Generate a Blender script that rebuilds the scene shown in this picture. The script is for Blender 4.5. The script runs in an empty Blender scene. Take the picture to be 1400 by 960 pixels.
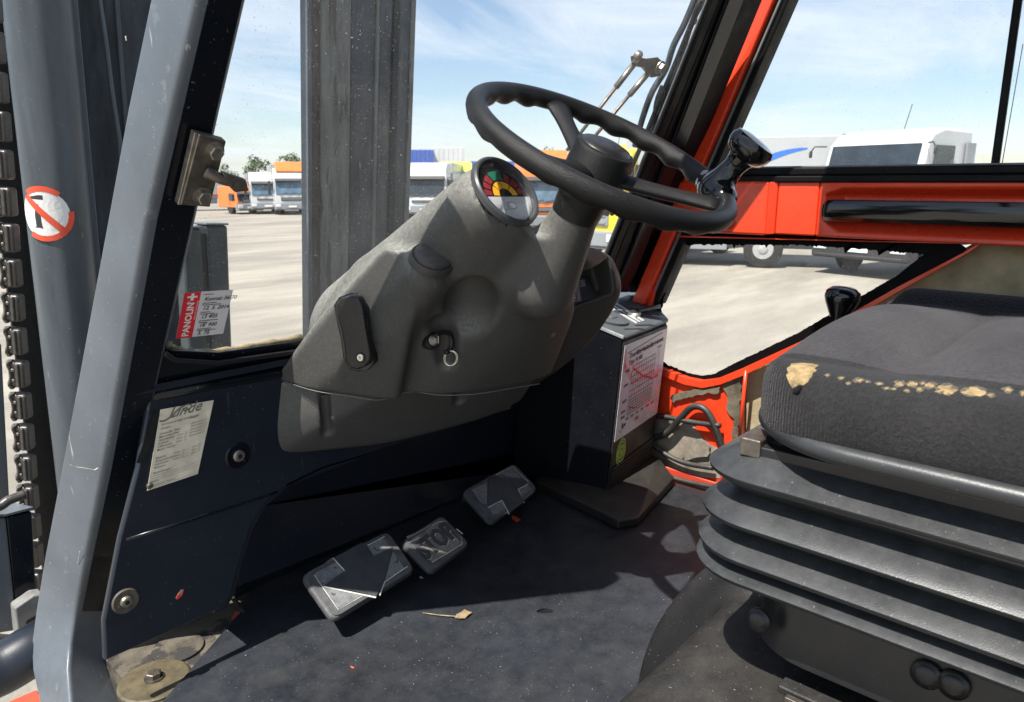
import bpy, bmesh, math, random
import numpy as np
from mathutils import Vector, Matrix

# ------------------------------------------------------------------ camera, sky, sun, exposure
S = bpy.context.scene
COL = S.collection
CAMZ = 0.75            # metres above the cab floor (z = 0); the yard lies at GZ
GZ = -1.45
PITCH, YAW, FPX = math.radians(12.95), math.radians(42), 1000.0
cam_d = bpy.data.cameras.new('camera')
cam_d.sensor_width = 36.0
cam_d.lens = 36.0 * FPX / 1400.0
cam_d.clip_start = 0.02
cam_d.clip_end = 5000
cam_d.dof.use_dof = True
cam_d.dof.focus_distance = 1.05
cam_d.dof.aperture_fstop = 15
cam = bpy.data.objects.new('camera', cam_d)
COL.objects.link(cam)
cam.location = (0, 0, CAMZ)
cam.rotation_euler = (math.pi / 2 - PITCH, 0, -(math.pi / 2 - YAW))
S.camera = cam

SUN_EL = math.radians(59.9)
world = bpy.data.worlds.new('World')
S.world = world
world.use_nodes = True
wn, wl = world.node_tree.nodes, world.node_tree.links
bg = wn['Background']
bg.inputs['Strength'].default_value = 0.095
sky = wn.new('ShaderNodeTexSky')
sky.sky_type = 'NISHITA'
sky.sun_disc = False
sky.sun_elevation = SUN_EL
sky.sun_rotation = math.radians(-90)
sky.air_density = 1.0
sky.dust_density = 0.6
sky.ozone_density = 1.6
wtc = wn.new('ShaderNodeTexCoord')
wsep = wn.new('ShaderNodeSeparateXYZ'); wl.new(wtc.outputs['Generated'], wsep.inputs[0])
# project the view direction on a cloud layer so wisps stretch towards the horizon
wadd = wn.new('ShaderNodeMath'); wadd.operation = 'ADD'; wadd.inputs[1].default_value = 0.12; wl.new(wsep.outputs[2], wadd.inputs[0])
wmax = wn.new('ShaderNodeMath'); wmax.operation = 'MAXIMUM'; wmax.inputs[1].default_value = 0.05; wl.new(wadd.outputs[0], wmax.inputs[0])
wdx = wn.new('ShaderNodeMath'); wdx.operation = 'DIVIDE'; wl.new(wsep.outputs[0], wdx.inputs[0]); wl.new(wmax.outputs[0], wdx.inputs[1])
wdy = wn.new('ShaderNodeMath'); wdy.operation = 'DIVIDE'; wl.new(wsep.outputs[1], wdy.inputs[0]); wl.new(wmax.outputs[0], wdy.inputs[1])
wcmb = wn.new('ShaderNodeCombineXYZ'); wl.new(wdx.outputs[0], wcmb.inputs[0]); wl.new(wdy.outputs[0], wcmb.inputs[1])
wmap = wn.new('ShaderNodeMapping'); wl.new(wcmb.outputs[0], wmap.inputs[0])
wmap.inputs['Rotation'].default_value = (0, 0, math.radians(35)); wmap.inputs['Scale'].default_value = (0.55, 1.1, 1); wmap.inputs['Location'].default_value = (3.1, 0.4, 0)
wnoi = wn.new('ShaderNodeTexNoise'); wl.new(wmap.outputs[0], wnoi.inputs['Vector'])
wnoi.inputs['Scale'].default_value = 0.9; wnoi.inputs['Detail'].default_value = 9; wnoi.inputs['Roughness'].default_value = 0.62
wnoi.inputs['Distortion'].default_value = 0.6
wr = wn.new('ShaderNodeValToRGB'); wl.new(wnoi.outputs[0], wr.inputs[0])
wr.color_ramp.elements[0].position = 0.39; wr.color_ramp.elements[0].color = (0.03, 0.03, 0.03, 1)
wr.color_ramp.elements[1].position = 0.64; wr.color_ramp.elements[1].color = (0.72, 0.72, 0.72, 1)
wmix = wn.new('ShaderNodeMix'); wmix.data_type = 'RGBA'
wl.new(wr.outputs[0], wmix.inputs['Factor']); wl.new(sky.outputs[0], wmix.inputs['A'])
wmix.inputs['B'].default_value = (6.2, 6.7, 7.2, 1)
wl.new(wmix.outputs['Result'], bg.inputs['Color'])

sun_d = bpy.data.lights.new('sun', 'SUN')
sun_d.energy = 5.0; sun_d.angle = math.radians(0.53); sun_d.color = (1.0, 0.955, 0.88)
sun = bpy.data.objects.new('sun', sun_d); COL.objects.link(sun)
sun.rotation_euler = Vector((0.58, 0.0, -1)).to_track_quat('-Z', 'Y').to_euler()
S.view_settings.view_transform = 'Standard'
S.view_settings.look = 'None'
S.view_settings.exposure = 0.76
S.view_settings.gamma = 1.0
S.cycles.max_bounces = 10
S.cycles.transparent_max_bounces = 16
random.seed(5)
NP = np.random.default_rng(5)

# ------------------------------------------------------------------ surveying: where a line of sight meets a plane
cF = np.array([math.cos(YAW) * math.cos(PITCH), math.sin(YAW) * math.cos(PITCH), -math.sin(PITCH)])
cR = np.array([math.sin(YAW), -math.cos(YAW), 0.0])
cU = np.cross(cR, cF)
cC = np.array([0, 0, CAMZ])
def ray(x, y): return cF + cR * (x - 700) / FPX - cU * (y - 480) / FPX
def PX(x, y, c): d = ray(x, y); return cC + d * (c / d[0])
def PY(x, y, c): d = ray(x, y); return cC + d * (c / d[1])
def PZ(x, y, c=0.0): d = ray(x, y); return cC + d * ((c - CAMZ) / d[2])
def PL(x, y, p0, n):
    d = ray(x, y); n = np.array(n, float); return cC + d * (((np.array(p0, float) - cC) @ n) / (d @ n))
RAKE = 0.516
WS0, WSN = (1.6, 1.011, 0.485), (0, 1, RAKE)
def WS(x, y, off=0.0): return PL(x, y, (1.6, 1.011 + off, 0.485), WSN)   # windscreen plane
TAU = math.radians(5.8)
MUP = np.array([0, -math.sin(TAU), math.cos(TAU)]); MN = np.array([0, math.cos(TAU), math.sin(TAU)])
def MP(x, y, off=0.0): return PL(x, y, np.array([0, 1.6, .75]) + MN * off, MN)       # mast plane
def unit(v): v = np.array(v, float); return v / np.linalg.norm(v)

# ------------------------------------------------------------------ materials
def nmat(name):
    m = bpy.data.materials.new(name); m.use_nodes = True
    return m, m.node_tree.nodes, m.node_tree.links, m.node_tree.nodes['Principled BSDF']
def c4(c): return (c[0], c[1], c[2], 1)
def pbr(name, col, rough=.5, metal=0.0, var=.18, vscale=9, bump=0.0, bscale=300, dust=0.0, dustcol=(.33, .30, .25), specks=0.0,
        speck_scale=240, dscale=26, dlo=.12, scratches=0.0, scratchcol=(.35, .36, .36), coat=0.0, spec=.5, wear=None, wearcol=(.2, .2, .2), rvar=.12, sheen=0.0, stretch=None):
    m, N, L, B = nmat(name)
    tc = N.new('ShaderNodeTexCoord')
    src = tc.outputs['Object']
    def noise(scale, detail=5, rough_=.55, vec=None):
        n = N.new('ShaderNodeTexNoise'); L.new(vec or src, n.inputs['Vector'])
        n.inputs['Scale'].default_value = scale; n.inputs['Detail'].default_value = detail; n.inputs['Roughness'].default_value = rough_
        return n.outputs[0]
    def ramp(s, a, b, va=0., vb=1.):
        r = N.new('ShaderNodeMapRange'); L.new(s, r.inputs['Value'])
        r.inputs['From Min'].default_value = a; r.inputs['From Max'].default_value = b
        r.inputs['To Min'].default_value = va; r.inputs['To Max'].default_value = vb
        return r.outputs[0]
    def mix(f, a, b):
        x = N.new('ShaderNodeMix'); x.data_type = 'RGBA'
        if isinstance(f, (int, float)): x.inputs['Factor'].default_value = f
        else: L.new(f, x.inputs['Factor'])
        for k, v in (('A', a), ('B', b)):
            if isinstance(v, tuple): x.inputs[k].default_value = c4(v)
            else: L.new(v, x.inputs[k])
        return x.outputs['Result']
    def mul(a, b):
        x = N.new('ShaderNodeMath'); x.operation = 'MULTIPLY'
        for i, v in enumerate((a, b)):
            if isinstance(v, (int, float)): x.inputs[i].default_value = v
            else: L.new(v, x.inputs[i])
        return x.outputs[0]
    vec = None
    if stretch:
        mp = N.new('ShaderNodeMapping'); L.new(src, mp.inputs[0]); mp.inputs['Scale'].default_value = stretch; vec = mp.outputs[0]
    lo = tuple(c * (1 - var) for c in col); hi = tuple(min(1, c * (1 + var)) for c in col)
    out = mix(ramp(noise(vscale, 6, .6, vec), .3, .7), lo, hi)
    if wear:
        out = mix(ramp(noise(wear[0], 7, .65, vec), wear[1], wear[1] + .05), out, wearcol)
    if scratches:
        mp = N.new('ShaderNodeMapping'); L.new(src, mp.inputs[0]); mp.inputs['Scale'].default_value = (1, 1, .12); mp.inputs['Rotation'].default_value = (.5, .3, .8)
        out = mix(mul(ramp(noise(46, 3, .8, mp.outputs[0]), .68, .72), scratches), out, scratchcol)
    if dust:
        g = N.new('ShaderNodeNewGeometry'); sp = N.new('ShaderNodeSeparateXYZ'); L.new(g.outputs['Normal'], sp.inputs[0])
        f = mul(ramp(sp.outputs[2], .0, .9, dlo, 1.0), ramp(noise(dscale, 12, .78), .36, .70, .15, 1.0))
        out = mix(mul(f, dust), out, dustcol)
    if specks:
        out = mix(mul(ramp(noise(speck_scale, 2, .5), .715, .75), specks), out, (.55, .53, .48))
    L.new(out, B.inputs['Base Color'])
    L.new(ramp(noise(vscale * 2.3, 5), .3, .7, max(.02, rough - rvar), min(1, rough + rvar)), B.inputs['Roughness'])
    B.inputs['Metallic'].default_value = metal
    B.inputs['Specular IOR Level'].default_value = spec
    B.inputs['Coat Weight'].default_value = coat
    B.inputs['Coat Roughness'].default_value = .12
    if sheen:
        B.inputs['Sheen Weight'].default_value = sheen; B.inputs['Sheen Roughness'].default_value = .4
    if bump:
        b = N.new('ShaderNodeBump'); b.inputs['Strength'].default_value = bump; b.inputs['Distance'].default_value = .001
        L.new(noise(bscale, 4, .6), b.inputs['Height']); L.new(b.outputs[0], B.inputs['Normal'])
    return m

MT = {}
MT['console'] = pbr('dusty_grey_plastic', (.058, .057, .054), .5, var=.14, vscale=160, dscale=150, bump=.8, bscale=900, dust=.95, dlo=.0, dustcol=(.42, .415, .36), specks=.3, speck_scale=420, scratches=.28, scratchcol=(.3, .3, .28))  # real dust, plus the sunlit brightness of upward faces put into its colour
MT['console2'] = pbr('dark_grey_plastic', (.046, .043, .042), .45, var=.1, bump=.5, bscale=900, dust=.25, dscale=120, specks=.2, speck_scale=420, scratches=.12)
MT['black'] = pbr('black_plastic', (.010, .010, .012), .35, bump=.2, bscale=900, dust=.06, specks=.15)
MT['gloss'] = pbr('glossy_black_plastic', (.005, .005, .0055), .12, var=.1, rvar=.05, coat=.4, specks=.05)
MT['wheel'] = pbr('leather_grain_black', (.0085, .0085, .009), .33, var=.15, bump=.9, bscale=800, dust=.02, rvar=.05, spec=.28)
MT['navy'] = pbr('navy_painted_steel', (.0105, .0155, .026), .36, var=.15, vscale=5, bump=.15, bscale=400, dust=.05, dustcol=(.10, .10, .10), specks=.22, scratches=.35, scratchcol=(.10, .10, .11), rvar=.1)
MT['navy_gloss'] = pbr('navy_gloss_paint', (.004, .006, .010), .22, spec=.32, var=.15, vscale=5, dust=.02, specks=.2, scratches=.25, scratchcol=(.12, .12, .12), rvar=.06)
MT['pillar'] = pbr('blue_grey_painted_steel', (.092, .108, .128), .42, wear=(34, .63), wearcol=(.13, .145, .16), var=.2, vscale=7, bump=.2, bscale=380, specks=.4, speck_scale=240, scratches=.7, scratchcol=(.38, .39, .40), dust=.3, dustcol=(.25, .26, .27), dscale=60, rvar=.1)
MT['mast'] = pbr('mast_steel_paint', (.07, .085, .10), .4, var=.3, vscale=5, stretch=(5, 5, .5), bump=.2, bscale=160, scratches=.4, specks=.3, dust=.1)
MT['mast_dark'] = pbr('greasy_mast_steel', (.035, .045, .055), .4, var=.5, vscale=14, stretch=(3, 3, .5), bump=.4, bscale=60, scratches=.5, specks=.2, wear=(7, .62), wearcol=(.11, .095, .08))
MT['mast_worn'] = pbr('worn_mast_channel', (.13, .135, .125), .5, var=.45, vscale=8, stretch=(6, 6, .6), bump=.4, bscale=80, scratches=.5, wear=(6, .55), wearcol=(.06, .055, .05), specks=.4)
MT['mast_brown'] = pbr('rusty_mast_edge', (.065, .055, .045), .6, var=.5, vscale=30, stretch=(3, 3, 1), bump=.5, bscale=90, specks=.7)
MT['soot'] = pbr('oily_black', (.006, .006, .006), .55, var=.4, vscale=60, bump=.8, bscale=120)
MT['steel'] = pbr('bare_steel', (.32, .29, .25), .42, metal=.85, var=.3, vscale=60, bump=.3, bscale=300, dust=.2)
MT['dsteel'] = pbr('tarnished_steel', (.16, .14, .12), .45, metal=.75, var=.4, vscale=70, bump=.35, bscale=260, dust=.25, dustcol=(.2, .17, .13))
MT['chrome'] = pbr('bright_steel', (.75, .73, .68), .18, metal=1, var=.1)
MT['chain'] = pbr('chain_plastic', (.06, .055, .05), .35, var=.3, vscale=50, bump=.3, bscale=300, dust=.4, dustcol=(.16, .14, .12), rvar=.1)
MT['red'] = pbr('red_door_paint', (.86, .060, .016), .3, var=.05, vscale=12, bump=.15, bscale=260, dust=.06, specks=.08, coat=.3, scratches=.05)
MT['redwear'] = pbr('worn_red_paint', (.66, .06, .025), .5, var=.15, vscale=10, bump=.3, bscale=140, wear=(7, .55), wearcol=(.46, .40, .34), dust=.35, dustcol=(.4, .36, .3))
MT['dirt'] = pbr('caked_dirt', (.26, .225, .18), .9, var=.45, vscale=22, bump=1, bscale=120, wear=(18, .60), wearcol=(.22, .11, .06))
MT['foam'] = pbr('olive_acoustic_foam', (.40, .335, .20), .95, var=.3, vscale=14, bump=1.6, bscale=240, dust=.45, dustcol=(.22, .19, .13), specks=.15, speck_scale=260)
MT['print_black'] = pbr('printed_black_border', (.004, .004, .0045), .6, spec=.1)
MT['pillar_black'] = pbr('pillar_black_trim', (.004, .005, .008), .5, spec=.14, var=.1, dust=.02, specks=.15)
MT['seal'] = pbr('rubber_seal', (.006, .006, .0065), .5, spec=.15, bump=.2, dust=.04, specks=.2)
MT['seal_grey'] = pbr('grey_rubber_seal', (.16, .175, .185), .35, var=.25, stretch=(4, 4, .4), dust=.1)
MT['oldseal'] = pbr('perished_foam_seal', (.30, .24, .14), .9, var=.5, vscale=60, bump=1, bscale=200)
MT['rubber'] = pbr('black_rubber', (.022, .022, .023), .6, bump=.4, bscale=300, dust=.3)
MT['hose'] = pbr('hydraulic_hose_rubber', (.02, .02, .021), .45, bump=.5, bscale=200, dust=.3)
MT['mat'] = pbr('rubber_floor_mat', (.013, .016, .022), .40, wear=(2.6, .56), wearcol=(.019, .0215, .026), var=.4, vscale=4.5, bump=.4, bscale=260, dust=.15, dustcol=(.2, .2, .2), specks=.7, speck_scale=330, scratches=.22, scratchcol=(.12, .12, .12), rvar=.14)
MT['hood'] = pbr('textured_black_vinyl', (.012, .012, .013), .46, var=.25, vscale=9, bump=.9, bscale=520, dust=.2, dustcol=(.19, .17, .14), specks=.55, speck_scale=330, rvar=.1)
MT['bellows'] = pbr('dusty_bellows_rubber', (.018, .019, .021), .34, var=.15, vscale=12, bump=.18, bscale=900, dust=.30, dustcol=(.16, .165, .165), specks=.25, speck_scale=420, rvar=.06)
MT['floor'] = pbr('gritty_floor_plate', (.11, .095, .072), .85, var=.5, vscale=22, bump=1.2, bscale=160, wear=(13, .52), wearcol=(.035, .032, .03), specks=.3)
MT['washer'] = pbr('oily_floor_washer', (.095, .078, .045), .6, var=.4, vscale=40, bump=.6, bscale=200)
MT['pad'] = pbr('pedal_rubber', (.040, .042, .047), .6, var=.3, vscale=40, bump=.8, bscale=380, dust=.45, dustcol=(.26, .26, .26))
MT['pad_arrow'] = pbr('pedal_rubber_dark', (.045, .048, .054), .6, var=.3, vscale=40, bump=.6, bscale=380, dust=.2, dustcol=(.15, .15, .15))
MT['pad_dust'] = pbr('dusty_pedal_recess', (.19, .195, .205), .85, var=.4, vscale=60, bump=1, bscale=300, wear=(60, .58), wearcol=(.07, .07, .075))
MT['pad_chalk'] = pbr('chalky_pedal_tray', (.21, .195, .17), .9, var=.4, vscale=50, bump=.8, bscale=300)
MT['pad_edge'] = pbr('chalky_pedal_edge', (.62, .60, .54), .9, var=.3, vscale=50)
MT['heater'] = pbr('heater_grey_plastic', (.085, .098, .11), .42, var=.12, bump=.4, bscale=700, dust=.1, specks=.25)
MT['heater_front'] = pbr('heater_brown_black', (.020, .018, .0175), .42, var=.15, bump=.3, bscale=500, dust=.1, specks=.1)
MT['paper'] = pbr('laminated_paper', (.72, .70, .74), .25, var=.03, dust=0)
MT['oldpaper'] = pbr('yellowed_label', (.74, .68, .54), .55, var=.2, vscale=40, specks=.1, dust=.05)
MT['ink'] = pbr('black_ink', (.04, .04, .045), .6, var=.05)
MT['inkgrey'] = pbr('faded_ink', (.19, .17, .14), .6, var=.1)
MT['inkred'] = pbr('red_ink', (.72, .05, .06), .5, var=.05)
MT['pink'] = pbr('pink_marker', (.85, .38, .40), .5, var=.05)
MT['white'] = pbr('white_print', (.82, .82, .80), .4, var=.04)
MT['sticker_red'] = pbr('red_sticker', (.75, .03, .05), .35, var=.05)
MT['sign_red'] = pbr('orange_red_sign', (.78, .10, .05), .4, var=.08)
MT['green'] = pbr('green_sticker', (.42, .62, .10), .4, var=.1)
MT['yellow'] = pbr('yellow_lens', (.85, .42, .02), .25, var=.08)
MT['dred'] = pbr('dark_red_lens', (.26, .02, .025), .25, var=.2)
MT['dgreen'] = pbr('dark_green_lens', (.01, .14, .08), .25, var=.2)
MT['silver'] = pbr('silver_dial', (.72, .74, .76), .3, metal=.3, var=.04)
MT['bezel'] = pbr('grey_bezel', (.05, .054, .058), .35, var=.1)
MT['switch'] = pbr('brown_switch_plastic', (.20, .16, .165), .35, var=.1)
MT['foam_dark'] = pbr('old_grey_foam', (.15, .13, .09), .95, var=.5, vscale=30, bump=1.6, bscale=240)
MT['foamtear'] = pbr('torn_yellow_foam', (.30, .215, .105), .95, var=.5, vscale=120, bump=1.5, bscale=420)
MT['leaf'] = pbr('dry_leaf', (.26, .19, .11), .8, var=.3, vscale=90)
MT['cream'] = pbr('cream_plastic', (.62, .60, .50), .4, var=.05)
MT['plaster'] = pbr('chipped_grey_metal', (.20, .20, .19), .6, var=.3, vscale=40, bump=.5)
# fabric: knitted ribs plus fuzz
def fabric(name, col, ribs):
    m, N, L, B = nmat(name)
    tc = N.new('ShaderNodeTexCoord')
    n = N.new('ShaderNodeTexNoise'); L.new(tc.outputs['Object'], n.inputs['Vector']); n.inputs['Scale'].default_value = 260; n.inputs['Detail'].default_value = 4; n.inputs['Roughness'].default_value = .75
    n2 = N.new('ShaderNodeTexNoise'); L.new(tc.outputs['Object'], n2.inputs['Vector']); n2.inputs['Scale'].default_value = 11; n2.inputs['Detail'].default_value = 5
    mp = N.new('ShaderNodeMapping'); L.new(tc.outputs['Object'], mp.inputs[0]); mp.inputs['Rotation'].default_value = (0, 0, math.radians(2))
    w = N.new('ShaderNodeTexWave'); L.new(mp.outputs[0], w.inputs['Vector']); w.bands_direction = 'Y'; w.inputs['Scale'].default_value = 95 if ribs else 60; w.inputs['Distortion'].default_value = 1.2
    w.inputs['Detail Scale'].default_value = 4
    a = N.new('ShaderNodeMix'); a.data_type = 'RGBA'; L.new(n.outputs[0], a.inputs['Factor'])
    a.inputs['A'].default_value = c4(tuple(c * .35 for c in col)); a.inputs['B'].default_value = c4(tuple(c * 1.75 for c in col))
    b = N.new('ShaderNodeMix'); b.data_type = 'RGBA'; b.blend_type = 'MULTIPLY'; b.inputs['Factor'].default_value = .7; L.new(a.outputs['Result'], b.inputs['A'])
    r = N.new('ShaderNodeMapRange'); L.new(n2.outputs[0], r.inputs['Value']); r.inputs['From Min'].default_value = .3; r.inputs['From Max'].default_value = .7; r.inputs['To Min'].default_value = .6; r.inputs['To Max'].default_value = 1.3
    L.new(r.outputs[0], b.inputs['B']); L.new(b.outputs['Result'], B.inputs['Base Color'])
    B.inputs['Roughness'].default_value = .95; B.inputs['Specular IOR Level'].default_value = .15
    B.inputs['Sheen Weight'].default_value = .2; B.inputs['Sheen Roughness'].default_value = .35; B.inputs['Sheen Tint'].default_value = (.6, .58, .6, 1)
    ad = N.new('ShaderNodeMath'); ad.operation = 'MULTIPLY_ADD'; L.new(w.outputs[0], ad.inputs[0]); ad.inputs[1].default_value = .16 if ribs else .08; L.new(n.outputs[0], ad.inputs[2])
    bp = N.new('ShaderNodeBump'); bp.inputs['Strength'].default_value = 1.0; bp.inputs['Distance'].default_value = .0025; L.new(ad.outputs[0], bp.inputs['Height']); L.new(bp.outputs[0], B.inputs['Normal'])
    return m
MT['fabric'] = fabric('worn_charcoal_plush', (.046, .044, .046), False)
MT['fabric_rib'] = fabric('ribbed_charcoal_knit', (.023, .0225, .023), True)
MT['fabric_dark'] = fabric('shaded_frayed_plush', (.007, .007, .008), False)
# glass: clear, with a Fresnel reflection and a film of dust and dried specks
def glass(name, film, specks, tint=(1, 1, 1), refl=.9, sscale=380):
    m = bpy.data.materials.new(name); m.use_nodes = True
    N, L = m.node_tree.nodes, m.node_tree.links
    N.clear()
    out = N.new('ShaderNodeOutputMaterial')
    tr = N.new('ShaderNodeBsdfTransparent'); tr.inputs[0].default_value = c4(tint)
    gl = N.new('ShaderNodeBsdfGlossy'); gl.inputs['Roughness'].default_value = .02; gl.inputs[0].default_value = (refl, refl, refl, 1)
    fr = N.new('ShaderNodeFresnel'); fr.inputs['IOR'].default_value = 1.28
    geo = N.new('ShaderNodeNewGeometry'); inv = N.new('ShaderNodeMath'); inv.operation = 'SUBTRACT'; inv.inputs[0].default_value = 1; L.new(geo.outputs['Backfacing'], inv.inputs[1])
    ff = N.new('ShaderNodeMath'); ff.operation = 'MULTIPLY'; L.new(fr.outputs[0], ff.inputs[0]); L.new(inv.outputs[0], ff.inputs[1])
    mx = N.new('ShaderNodeMixShader'); L.new(ff.outputs[0], mx.inputs[0]); L.new(tr.outputs[0], mx.inputs[1]); L.new(gl.outputs[0], mx.inputs[2])
    df = N.new('ShaderNodeBsdfDiffuse'); df.inputs[0].default_value = (.75, .76, .76, 1)
    tl = N.new('ShaderNodeBsdfTranslucent'); tl.inputs[0].default_value = (.75, .76, .76, 1)
    dd = N.new('ShaderNodeMixShader'); dd.inputs[0].default_value = .5; L.new(df.outputs[0], dd.inputs[1]); L.new(tl.outputs[0], dd.inputs[2])
    tc = N.new('ShaderNodeTexCoord')
    n = N.new('ShaderNodeTexNoise'); L.new(tc.outputs['Object'], n.inputs['Vector']); n.inputs['Scale'].default_value = sscale; n.inputs['Detail'].default_value = 2
    r = N.new('ShaderNodeMapRange'); L.new(n.outputs[0], r.inputs['Value']); r.inputs['From Min'].default_value = .70; r.inputs['From Max'].default_value = .73; r.inputs['To Max'].default_value = specks
    n2 = N.new('ShaderNodeTexNoise'); L.new(tc.outputs['Object'], n2.inputs['Vector']); n2.inputs['Scale'].default_value = 5; n2.inputs['Detail'].default_value = 8; n2.inputs['Roughness'].default_value = .7
    r2 = N.new('ShaderNodeMapRange'); L.new(n2.outputs[0], r2.inputs['Value']); r2.inputs['From Min'].default_value = .35; r2.inputs['From Max'].default_value = .75; r2.inputs['To Min'].default_value = film * .4; r2.inputs['To Max'].default_value = film * 2
    ad = N.new('ShaderNodeMath'); ad.operation = 'ADD'; ad.use_clamp = True; L.new(r.outputs[0], ad.inputs[0]); L.new(r2.outputs[0], ad.inputs[1])
    fin = N.new('ShaderNodeMixShader'); L.new(ad.outputs[0], fin.inputs[0]); L.new(mx.outputs[0], fin.inputs[1]); L.new(dd.outputs[0], fin.inputs[2])
    L.new(fin.outputs[0], out.inputs[0])
    return m
MT['glass'] = glass('dusty_windscreen_glass', .022, .5)
MT['glass_side'] = glass('door_glass', .02, .45)
MT['glass_dirty'] = glass('dusty_lower_glass', .03, .6)
MT['dialglass'] = glass('dial_glass', .012, .3)
MT['vglass'] = pbr('vehicle_window_glass', (.03, .04, .05), .06, var=.3, vscale=2, rvar=.03)
MT['vglass_blue'] = pbr('vehicle_windscreen', (.10, .16, .22), .06, var=.5, vscale=1.2, rvar=.03)
for k, c in dict(truck_white=(.60, .61, .61), truck_orange=(.80, .20, .035), truck_yellow=(.80, .60, .03), truck_blue=(.06, .12, .42), truck_grey=(.25, .27, .29), truck_red=(.55, .05, .04), truck_lime=(.62, .68, .10), box_white=(.42, .44, .45), swoosh=(.04, .16, .62)).items():  # box_white is dimmed, standing in for the unlit box sides
    MT[k] = pbr(k + '_paint', c, .3, var=.06, vscale=1.5, dust=.12, coat=.2)
MT['vblack'] = pbr('vehicle_black_plastic', (.03, .03, .032), .5, dust=.3)
MT['tyre'] = pbr('tyre_rubber', (.02, .02, .02), .8, dust=.3)
MT['rim'] = pbr('wheel_rim_paint', (.38, .38, .37), .5, dust=.3)
MT['lamp'] = pbr('headlamp_glass', (.7, .72, .74), .1, var=.1)
MT['post'] = pbr('dark_post_paint', (.025, .034, .040), .4, specks=.5, var=.3)
MT['bark'] = pbr('bark', (.09, .07, .05), .9)
MT['foliage'] = pbr('foliage', (.07, .11, .035), .8, var=.5, vscale=.8)

def ground_mat():
    m, N, L, B = nmat('pale_concrete_yard')
    tc = N.new('ShaderNodeTexCoord')
    def noise(s, d=6, sc=None):
        n = N.new('ShaderNodeTexNoise'); v = tc.outputs['Object']
        if sc:
            mp = N.new('ShaderNodeMapping'); L.new(v, mp.inputs[0]); mp.inputs['Scale'].default_value = sc; mp.inputs['Rotation'].default_value = (0, 0, math.radians(-38)); v = mp.outputs[0]
        L.new(v, n.inputs['Vector']); n.inputs['Scale'].default_value = s; n.inputs['Detail'].default_value = d; n.inputs['Roughness'].default_value = .65; return n.outputs[0]
    r = N.new('ShaderNodeValToRGB'); L.new(noise(.6, 8, (.35, 2.2, 1)), r.inputs[0])
    r.color_ramp.elements[0].position = .32; r.color_ramp.elements[0].color = (.262, .238, .196, 1)
    r.color_ramp.elements[1].position = .68; r.color_ramp.elements[1].color = (.36, .33, .275, 1)
    r2 = N.new('ShaderNodeMapRange'); L.new(noise(90, 3), r2.inputs['Value']); r2.inputs['From Min'].default_value = .3; r2.inputs['From Max'].default_value = .7; r2.inputs['To Min'].default_value = .8; r2.inputs['To Max'].default_value = 1.15
    mx = N.new('ShaderNodeMix'); mx.data_type = 'RGBA'; mx.blend_type = 'MULTIPLY'; mx.inputs['Factor'].default_value = 1; L.new(r.outputs[0], mx.inputs['A']); L.new(r2.outputs[0], mx.inputs['B'])
    r3 = N.new('ShaderNodeMapRange'); L.new(noise(.16, 9, (1, 3.5, 1)), r3.inputs['Value']); r3.inputs['From Min'].default_value = .42; r3.inputs['From Max'].default_value = .60; r3.inputs['To Min'].default_value = .74; r3.inputs['To Max'].default_value = 1.04
    m2 = N.new('ShaderNodeMix'); m2.data_type = 'RGBA'; m2.blend_type = 'MULTIPLY'; m2.inputs['Factor'].default_value = 1; L.new(mx.outputs['Result'], m2.inputs['A']); L.new(r3.outputs[0], m2.inputs['B'])
    L.new(m2.outputs['Result'], B.inputs['Base Color']); B.inputs['Roughness'].default_value = .9
    return m
MT['ground'] = ground_mat()

# ------------------------------------------------------------------ building blocks
def T(name, label, cat, loc=(0, 0, 0), group=None):
    o = bpy.data.objects.new(name, None); COL.objects.link(o)
    o.location = tuple(float(v) for v in loc); o.empty_display_size = .05
    o['label'] = label; o['category'] = cat
    if group: o['group'] = group
    return o
def M(name, vf, mat, parent=None, smooth=False, bevel=0.0, seg=2, sub=0, auto=None):
    v, f = vf
    me = bpy.data.meshes.new(name)
    me.from_pydata([tuple(map(float, p)) for p in v], [], [tuple(int(i) for i in q) for q in f])
    bm = bmesh.new(); bm.from_mesh(me); bmesh.ops.recalc_face_normals(bm, faces=bm.faces); bm.to_mesh(me); bm.free()
    me.materials.append(MT[mat] if isinstance(mat, str) else mat)
    if smooth: me.shade_smooth()
    o = bpy.data.objects.new(name, me); COL.objects.link(o)
    if parent is not None:
        o.parent = parent
        o.matrix_parent_inverse = Matrix.Translation(parent.location).inverted() if parent.type == 'EMPTY' else Matrix()
    if bevel:
        b = o.modifiers.new('bevel', 'BEVEL'); b.width = bevel; b.segments = seg; b.limit_method = 'ANGLE'; b.angle_limit = math.radians(32); b.harden_normals = True
        me.shade_smooth()
    if sub:
        s = o.modifiers.new('sub', 'SUBSURF'); s.levels = sub; s.render_levels = sub; me.shade_smooth()
    if auto:
        me.shade_smooth(); me.set_sharp_from_angle(angle=math.radians(auto))
    return o
def tag(o, label, cat=None, kind=None, group=None):
    o['label'] = label
    if cat: o['category'] = cat
    if kind: o['kind'] = kind
    if group: o['group'] = group
    return o
def join(*vfs):
    V, Fc = [], []
    for v, f in vfs:
        n = len(V); V += [tuple(p) for p in v]; Fc += [tuple(i + n for i in q) for q in f]
    return V, Fc
def box(x0, x1, y0, y1, z0, z1):
    v = [(x, y, z) for z in (z0, z1) for y in (y0, y1) for x in (x0, x1)]
    return v, [(0, 2, 3, 1), (4, 5, 7, 6), (0, 1, 5, 4), (2, 6, 7, 3), (0, 4, 6, 2), (1, 3, 7, 5)]
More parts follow.
